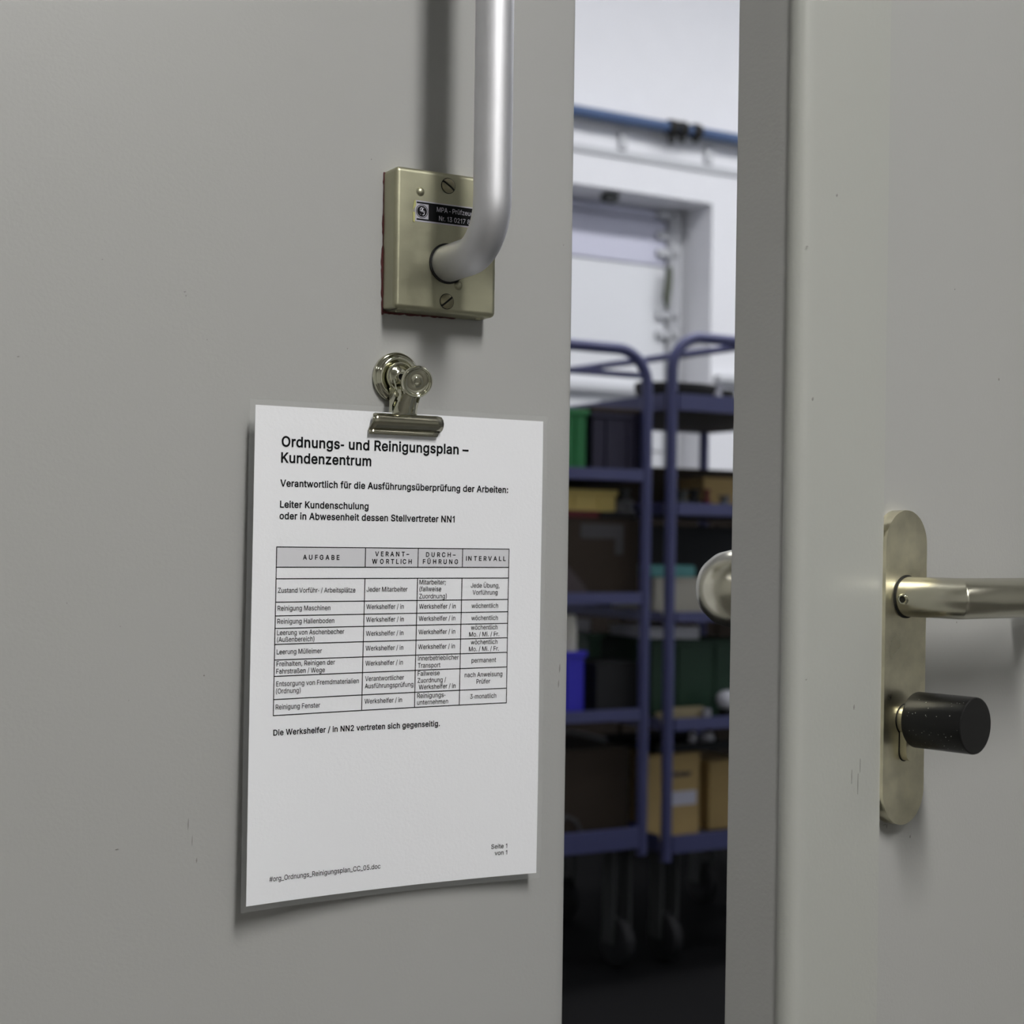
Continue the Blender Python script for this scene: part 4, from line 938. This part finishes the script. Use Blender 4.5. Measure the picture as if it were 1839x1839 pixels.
SL = [(1.244, .029), (.932, .029), (.637, .029), (.311, .053)]
SR_ = [(1.430, .043), (1.160, .032), (.885, .026), (.605, .031), (.290, .045)]
tl = trolley(CL, 'blue tube shelf trolley next to the left door leaf', SL, 1.577, 1.513)
tr = trolley(CR, 'blue tube shelf trolley next to the right door leaf', SR_, 1.622, None)
# third trolley behind: only its long top rail shows
CB = Frame((.702+.03, 4.90, 0), 35.5)
t3 = empty('shelf_trolley', CB.M, 'blue trolley behind the other two, only its long top rail in view', 'trolley', 'blue shelf trolleys behind the doors')
bm = B(); tube(bm, [(0, -.35, .2), (0, -.35, 1.62), (0, -.32, 1.68), (0, -.27, 1.712), (0, 1.07, 1.712), (0, 1.12, 1.68), (0, 1.15, 1.62), (0, 1.15, .2)], .012, 12); o = obj('side_frame', bm, blue, t3)
bm = B(); box(bm, 0, .55, -.36, 1.16, .2, .24, .002); obj('deck', bm, blue, t3)
for (x, y) in ((.05, -.3), (.5, -.3), (.05, 1.1), (.5, 1.1)):
    bm = B(); box(bm, x-.02, x+.02, y-.03, y+.03, .06, .2); c = obj('caster', bm, iron, t3)
    bm = B(); lathe(bm, [(0, -.017), (.0625, -.014), (.0625, .014), (0, .017)], Matrix.Translation((x, y, .0625)) @ Matrix.Rotation(math.pi/2, 4, 'Y'), 20); obj('wheel', bm, rubber, c)

for i, (ya, yb, lb) in enumerate(((-.31, .15, 'nearest dark backing carton added on the rear trolley'), (.17, .63, 'middle dark backing carton added on the rear trolley'), (.65, 1.12, 'farthest dark backing carton added on the rear trolley'))):  # added dark backing, keeps the bright wall out of the shelf gaps
    t = empty('backing_carton', at(CB, .03, -ya, .242), lb, 'box', 'added dark backing cartons on the rear trolley')
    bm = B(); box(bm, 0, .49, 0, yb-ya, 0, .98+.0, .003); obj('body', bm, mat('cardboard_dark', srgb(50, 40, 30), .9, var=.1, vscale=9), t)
    bm = B(); box(bm, 0, .244, 0, yb-ya, .981, .985, .001); obj('flap', bm, MATS['cardboard_dark'], t)
    bm = B(); box(bm, .246, .49, 0, yb-ya, .981, .985, .001); obj('flap', bm, MATS['cardboard_dark'], t)
# ---- things on the trolleys
def ztop(fr, px, py, s): return fr.hit(px, py, -s)[1]
def uu(fr, px, s, py=980): return min(max(fr.hit(px, py, -s)[0], .006 if fr is CR else -1), .594 if fr is CL else 2)
def place(o, fr, u, s, z): o.matrix_world = fr.M @ Matrix.Translation((u, s, z)); return o
def carton(fr, x0, x1, s, d, zb, zt_, m, label, cat, name='cardboard_box', flaps=True, group=None):
    u0, u1 = uu(fr, x0, s), uu(fr, x1, s); wd = u1-u0; hh = zt_-zb
    t = empty(name, fr.M @ Matrix.Translation((u0, s, zb)), label, cat, group)
    bm = B(); box(bm, 0, wd, 0, d, 0, hh-.004, .002); obj('body', bm, m, t)
    if flaps:
        bm = B(); box(bm, 0, wd, 0, d*.497, hh-.004, hh, .001); obj('flap', bm, m, t)
        bm = B(); box(bm, 0, wd, d*.503, d, hh-.004, hh-.0005, .001); obj('flap', bm, m, t)
    else:
        bm = B(); box(bm, -.002, wd+.002, -.002, d+.002, hh-.012, hh, .002); obj('lid', bm, m, t)
    return t, wd, hh
def crate(fr, x0, x1, s, d, zb, zt_, m, label, cat, name='storage_bin', inner=None, group=None):
    u0, u1 = uu(fr, x0, s), uu(fr, x1, s); wd = u1-u0; hh = zt_-zb
    t = empty(name, fr.M @ Matrix.Translation((u0, s, zb)), label, cat, group)
    bm = B(); k = .012; tt = .004
    box(bm, k, wd-k, k, d-k, 0, tt)
    for (x0_, x1_, y0_, y1_) in ((k*.5, wd-k*.5, k*.5, k*.5+tt), (k*.5, wd-k*.5, d-k*.5-tt, d-k*.5), (k*.5, k*.5+tt, k*.5, d-k*.5), (wd-k*.5-tt, wd-k*.5, k*.5, d-k*.5)):
        box(bm, x0_, x1_, y0_, y1_, 0, hh)
    obj('body', bm, m, t)
    bm = B()
    box(bm, 0, wd, 0, k, hh-.014, hh, .002); box(bm, 0, wd, d-k, d, hh-.014, hh, .002); box(bm, 0, k, k, d-k, hh-.014, hh, .002); box(bm, wd-k, wd, k, d-k, hh-.014, hh, .002)
    obj('rim', bm, m, t)
    for x in (wd*.3, wd*.7):
        bm = B(); box(bm, x-.004, x+.004, k*.5-.005, k*.5, .01, hh-.015, .001); obj('rib', bm, m, t)
    return t
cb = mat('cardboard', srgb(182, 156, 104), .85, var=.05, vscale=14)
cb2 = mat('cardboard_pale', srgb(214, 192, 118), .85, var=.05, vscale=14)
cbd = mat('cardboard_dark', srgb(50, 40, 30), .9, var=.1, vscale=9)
bkm = mat('matt_black', srgb(18, 18, 20), .7, var=.1)
navy = mat('navy_plastic', srgb(32, 28, 52), .6)
green = mat('green_plastic', srgb(30, 118, 62), .5)
greend = mat('dark_green_plastic', srgb(18, 58, 34), .55)
bluep = mat('blue_plastic', srgb(48, 42, 190), .5)
cream = mat('cream_plastic', srgb(205, 202, 192), .6)
white = mat('white_plastic', srgb(228, 228, 236), .5)
beige = mat('beige_case', srgb(168, 164, 152), .7)
teal = mat('teal_plastic', srgb(86, 148, 148), .6)
darkred = mat('dark_red', srgb(92, 22, 28), .7)
greym = mat('grey_metal', srgb(110, 110, 112), .5, .3)
shA = [z+.0127 for z, _ in SL]; shB = [z+.0127 for z, _ in SR_]
# left trolley, top shelf
crate(CL, 985, 1056, .018, .26, shA[0], ztop(CL, 1040, 735, .018), green, 'bright green plastic bin on the top shelf of the left trolley', 'bin')
z1 = ztop(CL, 1080, 740, .018)
crate(CL, 1060, 1160, .018, .5, shA[0], z1, navy, 'dark navy plastic crate beside the green bin', 'crate', 'storage_crate')
bm = B(); wd = uu(CL, 1160, .018)-uu(CL, 1060, .018)
box(bm, .0, wd, 0, .5, 0, .012, .003)
tag(place(obj('wooden_board', bm, cbd), CL, uu(CL, 1060, .018), .018, z1+.001), 'dark brown board lying on the navy crate', 'board')
# second shelf
z2 = ztop(CL, 1080, 931, .04)
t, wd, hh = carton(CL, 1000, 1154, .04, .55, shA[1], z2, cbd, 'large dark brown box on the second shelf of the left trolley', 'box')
bm = B(); prism(bm, [(wd*.28, hh*.93), (wd*.8, hh*.93), (wd*.8, hh*.55), (wd*.7, hh*.55), (wd*.7, hh*.75), (wd*.28, hh*.75)], -.002, -.0005, 'y'); obj('tape', bm, mat('dull_grey', srgb(66, 64, 66), .7), t)
bm = B(); prism(bm, [(0.001, hh*.55), (wd*.3, hh*.2), (wd*.42, .004), (.001, .004)], -.002, -.0005, 'y'); obj('label_sheet', bm, mat('dull_mauve', srgb(70, 60, 62), .7), t)
bm = B(); wr = uu(CL, 1076, .05)-uu(CL, 1005, .05); box(bm, 0, wr, 0, .3, 0, .018, .003); box(bm, .006, wr-.004, .004, .296, .003, .015)
tag(place(obj('red_folder', bm, darkred), CL, uu(CL, 1005, .05), .05, z2+.001), 'dark red folder lying on the dark brown box', 'folder')
bm = B(); wr = uu(CL, 1150, .05)-uu(CL, 1080, .05); box(bm, 0, wr, 0, .3, 0, .017, .005)
tag(place(obj('black_case', bm, bkm), CL, uu(CL, 1080, .05), .05, z2+.001), 'flat black case lying beside the dark red folder', 'case')
t = crate(CL, 1000, 1110, .06, .22, z2+.0195, ztop(CL, 1060, 879, .06), cb2, 'shallow yellowish cardboard tray under the top shelf', 'tray', 'cardboard_tray')
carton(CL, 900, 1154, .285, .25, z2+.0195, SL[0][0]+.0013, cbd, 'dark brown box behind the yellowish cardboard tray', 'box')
for i, (px, dz, r_) in enumerate(((1122, .0, .022), (1138, .0, .018), (1130, .03, .02))):
    bm = B(); lathe(bm, [(0, 0), (r_, 0), (r_, .006), (r_*.6, .008), (r_*.6, .02), (r_*.9, .022), (r_*.9, .028), (0, .03)], None, 20)
    tag(place(obj('machine_part', bm, [greym, greym, iron][i], smooth=False), CL, uu(CL, px, .06), .09+.0*i, z2+.0185+dz*1.02), ['round grey machine part beside the cardboard tray', 'round grey machine part beside the trolley post', 'dark machine part on top of the grey ones'][i], 'part', 'machine parts beside the cardboard tray')
# third shelf
zb3 = ztop(CL, 1040, 1170, .02)
crate(CL, 940, 1058, .02, .26, shA[2], zb3, bluep, 'bright blue plastic bin on the third shelf of the left trolley', 'bin')
u = uu(CL, 1058, .02)-.0335
hc = ztop(CL, 1040, 1104, .058)-zb3
bm = B(); lathe(bm, [(0, 0), (.019, 0), (.021, .004), (.021, hc-.03), (.020, hc-.024), (.018, hc-.018), (.018, hc-.003), (.016, hc), (0, hc)], None, 28)
can = obj('plastic_canister', bm, cream, autos=40)
tag(place(can, CL, u, .058, shA[2]+.0045), '', 'canister'); can['label'] = 'cream plastic canister standing in the blue bin'
can.scale = (1, 1, 1)
bpy.data.meshes.remove(can.data) if False else None
me = can.data
for v in me.vertices:
    if v.co.z > .01: v.co.z += zb3-shA[2]-.0045
z5 = ztop(CL, 1100, 1137, .22)
crate(CL, 1058, 1146, .2, .36, shA[2], z5, greend, 'dark green crate at the back of the third shelf', 'crate', 'storage_crate')
bm = B(); a0, a1 = uu(CL, 1060, .26), uu(CL, 1158, .26); box(bm, 0, a1-a0, 0, .3, 0, ztop(CL, 1100, 1112, .26)-z5, .004)
tag(place(obj('polystyrene_block', bm, mat('foam_grey', srgb(176, 176, 180), .8)), CL, a0, .26, z5+.001), 'pale grey foam block lying on the dark green crate', 'block')
t, wd, hh = carton(CL, 1074, 1154, .03, .14, shA[2], ztop(CL, 1100, 1190, .03), bkm, 'low black box in front of the dark green crate', 'box', 'black_box', False)
# bottom shelf
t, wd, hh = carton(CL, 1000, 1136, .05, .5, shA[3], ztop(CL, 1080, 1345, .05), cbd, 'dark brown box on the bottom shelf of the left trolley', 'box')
bm = B(); a = Vector((uu(CL, 1016, .1), 0, 0)); tube(bm, [(0, 0, .045), (.05, 0, .035), (.10, .02, .022), (.14, .03, .012)], .007, 10)
tag(place(obj('metal_rod', bm, greym), CL, uu(CL, 1022, .1), .1, shA[3]+hh-.002), 'grey metal rod lying slanted on the dark brown box', 'rod')
bm = B(); tube(bm, [(.0, 0, .06), (.02, 0, .075), (.05, 0, .06), (.065, 0, .03), (.07, 0, .006)], .006, 10)
tag(place(obj('grey_cable', bm, mat('dull_grey', srgb(66, 64, 66), .7)), CL, uu(CL, 1012, .02), .025, shA[3]+.002), 'grey cable loop in front of the dark brown box', 'cable')
# right trolley, top shelf
bm = B(); a0, a1 = uu(CR, 1141, .36), uu(CR, 1284, .36); r_ = (a1-a0)/2
lathe(bm, [(0, .0), (r_*.7, .0), (r_*.82, .03), (r_*.97, .07), (r_, .085), (r_*.99, .096), (r_*.93, .097), (r_*.85, .06), (r_*.7, .01), (0, .008)], Matrix.Scale(.6, 4, (0, 1, 0)), 40)
zt3 = ztop(CR, 1200, 706, .40)
tag(place(obj('black_tray', bm, bkm, smooth=False), CR, (a0+a1)/2, .36, shB[0]+.001), 'oval black tray on the top shelf of the right trolley', 'tray')
bm = B(); lathe(bm, [(0, 0), (.022, 0), (.022, .075), (.018, .085), (0, .085)], None, 20)
tag(place(obj('black_jar', bm, bkm, autos=40), CR, uu(CR, 1303, .3), .3, shB[0]+.001), 'small black jar beside the oval black tray', 'jar')
bm = B(); lathe(bm, [(0, 0), (.010, 0), (.010, .07), (.006, .078), (.006, .094), (0, .094)], None, 20)
tag(place(obj('clear_bottle', bm, mat('pale_grey', srgb(170, 170, 180), .4), autos=40), CR, uu(CR, 1286, .26), .26, shB[0]+.001), 'small pale bottle between black tray and black jar', 'bottle')
# second shelf
z6 = ztop(CR, 1250, 842, .40)
carton(CR, 1030, 1322, .40, .18, shB[1], z6, cbd, 'long dark brown box at the back of the second shelf', 'box')
carton(CR, 1262, 1330, .24, .12, shB[1], ztop(CR, 1290, 858, .24), cb, 'cardboard box at the right of the second shelf', 'box', 'cardboard_box', True)
for i, (px, s, r_, hh_, mm, lb) in enumerate(((1222, .1, .024, .055, iron, 'squat dark grey part on the second shelf of the right trolley'), (1245, .12, .02, .06, bkm, 'black part with a collar on the second shelf'), (1268, .1, .012, .06, darkred, 'small dark red cylinder on the second shelf'), (1300, .1, .02, .045, greym, 'light grey part near the right end of the second shelf'))):
    bm = B(); lathe(bm, [(0, 0), (r_, 0), (r_, hh_*.5), (r_*.6, hh_*.55), (r_*.6, hh_*.85), (r_*.8, hh_*.9), (r_*.8, hh_), (0, hh_)], None, 22)
    tag(place(obj('machine_part', bm, mm, autos=30), CR, uu(CR, px, s), s, shB[1]+.001), lb, 'part', 'machine parts on the second shelf')
for i, (px, r_) in enumerate(((1176, .014), (1186, .013))):
    bm = B(); lathe(bm, [(r_*.5, 0), (r_, 0), (r_, .016), (r_*.5, .016), (r_*.5, 0)], None, 22)
    tag(place(obj('steel_ring', bm, greym, autos=30), CR, uu(CR, px, .16), .16, shB[1]+.001), ['left pale steel ring between the trolley posts', 'right pale steel ring between the trolley posts'][i], 'ring', 'steel rings between the posts')
# third shelf
z7 = ztop(CR, 1230, 1038, .07)
t, wd, hh = carton(CR, 1176, 1269, .07, .2, shB[2], z7, beige, 'beige grey box on the third shelf of the right trolley', 'box', 'grey_box', False)
bm = B(); a0, a1 = uu(CR, 1168, .08), uu(CR, 1250, .08); box(bm, 0, a1-a0, 0, .16, 0, ztop(CR, 1220, 1016, .08)-z7, .005); box(bm, .004, a1-a0-.004, -.002, 0, .004, .022)
tag(place(obj('teal_case', bm, teal), CR, a0, .08, z7+.001), 'flat teal case lying on the beige grey box', 'case')
carton(CR, 1150, 1330, .36, .22, shB[2], ztop(CR, 1250, 945, .36), bkm, 'wide black box at the back of the third shelf', 'box', 'black_box', False)
# fourth shelf
z8 = ztop(CR, 1230, 1150, .12)
crate(CR, 1172, 1340, .12, .4, shB[3], z8, greend, 'wide dark green crate on the fourth shelf of the right trolley', 'crate', 'storage_crate')
bm = B(); a0, a1 = uu(CR, 1172, .14), uu(CR, 1258, .14)
prism(bm, [(0, 0), (a1-a0, -.004), (a1-a0, .03), (0, .03)], 0, .2, 'y', bev=.0)
tag(place(obj('white_carton', bm, white), CR, a0, .14, z8+.005), 'flat white carton lying on the wide green crate', 'carton')
bm = B(); rr = .03; lathe(bm, [(0, 0), (rr*.7, .004), (rr, .02), (rr*.95, .034), (rr*.6, .046), (0, .05)], None, 28)
tag(place(obj('white_bowl', bm, white, smooth=False, autos=60), CR, uu(CR, 1310, .05), .05, shB[3]+.030), 'glossy white dome on the white canister', 'dome')
bm = B(); lathe(bm, [(0, 0), (.024, 0), (.024, .026), (.02, .0285), (0, .0285)], None, 24)
tag(place(obj('black_can', bm, bkm, autos=40), CR, uu(CR, 1310, .05), .05, shB[3]+.001), 'low black can under the white dome', 'can')
for i, (xa, xb, s, dz) in enumerate(((1170, 1262, .04, .0), (1200, 1268, .055, .0))):
    a0, a1 = uu(CR, xa, s), uu(CR, xb, s)
    bm = B(); box(bm, 0, a1-a0, 0, .010, 0, .03+.008*i, .002)
    tag(place(obj('wooden_batten', bm, mat('dull_wood', srgb(150, 138, 108), .8)), CR, a0, s, shB[3]+.001), ['front beige slat on the fourth shelf', 'rear beige slat on the fourth shelf'][i], 'slat', 'beige slats on the fourth shelf')
bm = B(); lathe(bm, [(0, 0), (.010, 0), (.012, .034), (.010, .034), (.008, .004), (0, .003)], None, 20)
tag(place(obj('white_cup', bm, mat('pale_grey', srgb(170, 170, 180), .4), autos=50), CR, uu(CR, 1273, .03), .03, shB[3]+.001), 'small pale cup at the end of the beige slats', 'cup')
# bottom shelf
z9 = ztop(CR, 1230, 1353, .10)
t, wd, hh = carton(CR, 1168, 1262, .10, .3, shB[4], z9, cb, 'tall cardboard box with a white label on the bottom shelf', 'box')
xr = lambda px: uu(CR, px, .10)-uu(CR, 1168, .10)
zr_ = lambda px, py: ztop(CR, px, py, .10)-shB[4]
bm = B(); box(bm, xr(1198), xr(1256), -.002, -.0004, zr_(1230, 1445), zr_(1230, 1420), .0005); obj('white_label', bm, mat('label_paper', srgb(200, 200, 214), .6), t)
bm = B(); random.seed(11)
x = xr(1200); zc_ = zr_(1225, 1390)
while x < xr(1245):                                            # illegible blue print, as blurred strokes
    wq = random.uniform(.002, .0045); hq = random.uniform(.010, .015); box(bm, x, x+wq, -.0012, -.0004, zc_-hq/2, zc_+hq/2); x += wq+random.uniform(.0015, .003)
p_ = obj('printed_mark', bm, mat('faded_blue_print', srgb(58, 58, 78), .8), t)
carton(CR, 1279, 1345, .16, .3, shB[4], ztop(CR, 1300, 1366, .16), cb, 'second cardboard box at the right of the bottom shelf', 'box')
bm = B(); a0, a1 = uu(CR, 1185, .12), uu(CR, 1345, .12); box(bm, 0, a1-a0, 0, .26, 0, .006); box(bm, 0, a1-a0, 0, .006, .006, .022, .001); box(bm, 0, a1-a0, .254, .26, .006, .022, .001)
tag(place(obj('black_tray', bm, bkm), CR, a0, .12, z9+.002), 'flat black tray lying on the tall cardboard box', 'tray')
for i, (px, r_) in enumerate(((1248, .011), (1275, .018))):
    bm = B(); lathe(bm, [(0, 0), (r_, 0), (r_*1.05, .02), (r_*.8, .034), (0, .036)], None, 24)
    tag(place(obj('white_roll', bm, white, autos=50), CR, uu(CR, px, .16), .16, z9+.009), ['narrow white cup standing in the black tray', 'wide white cup standing in the black tray'][i], 'cup', 'white cups in the black tray')
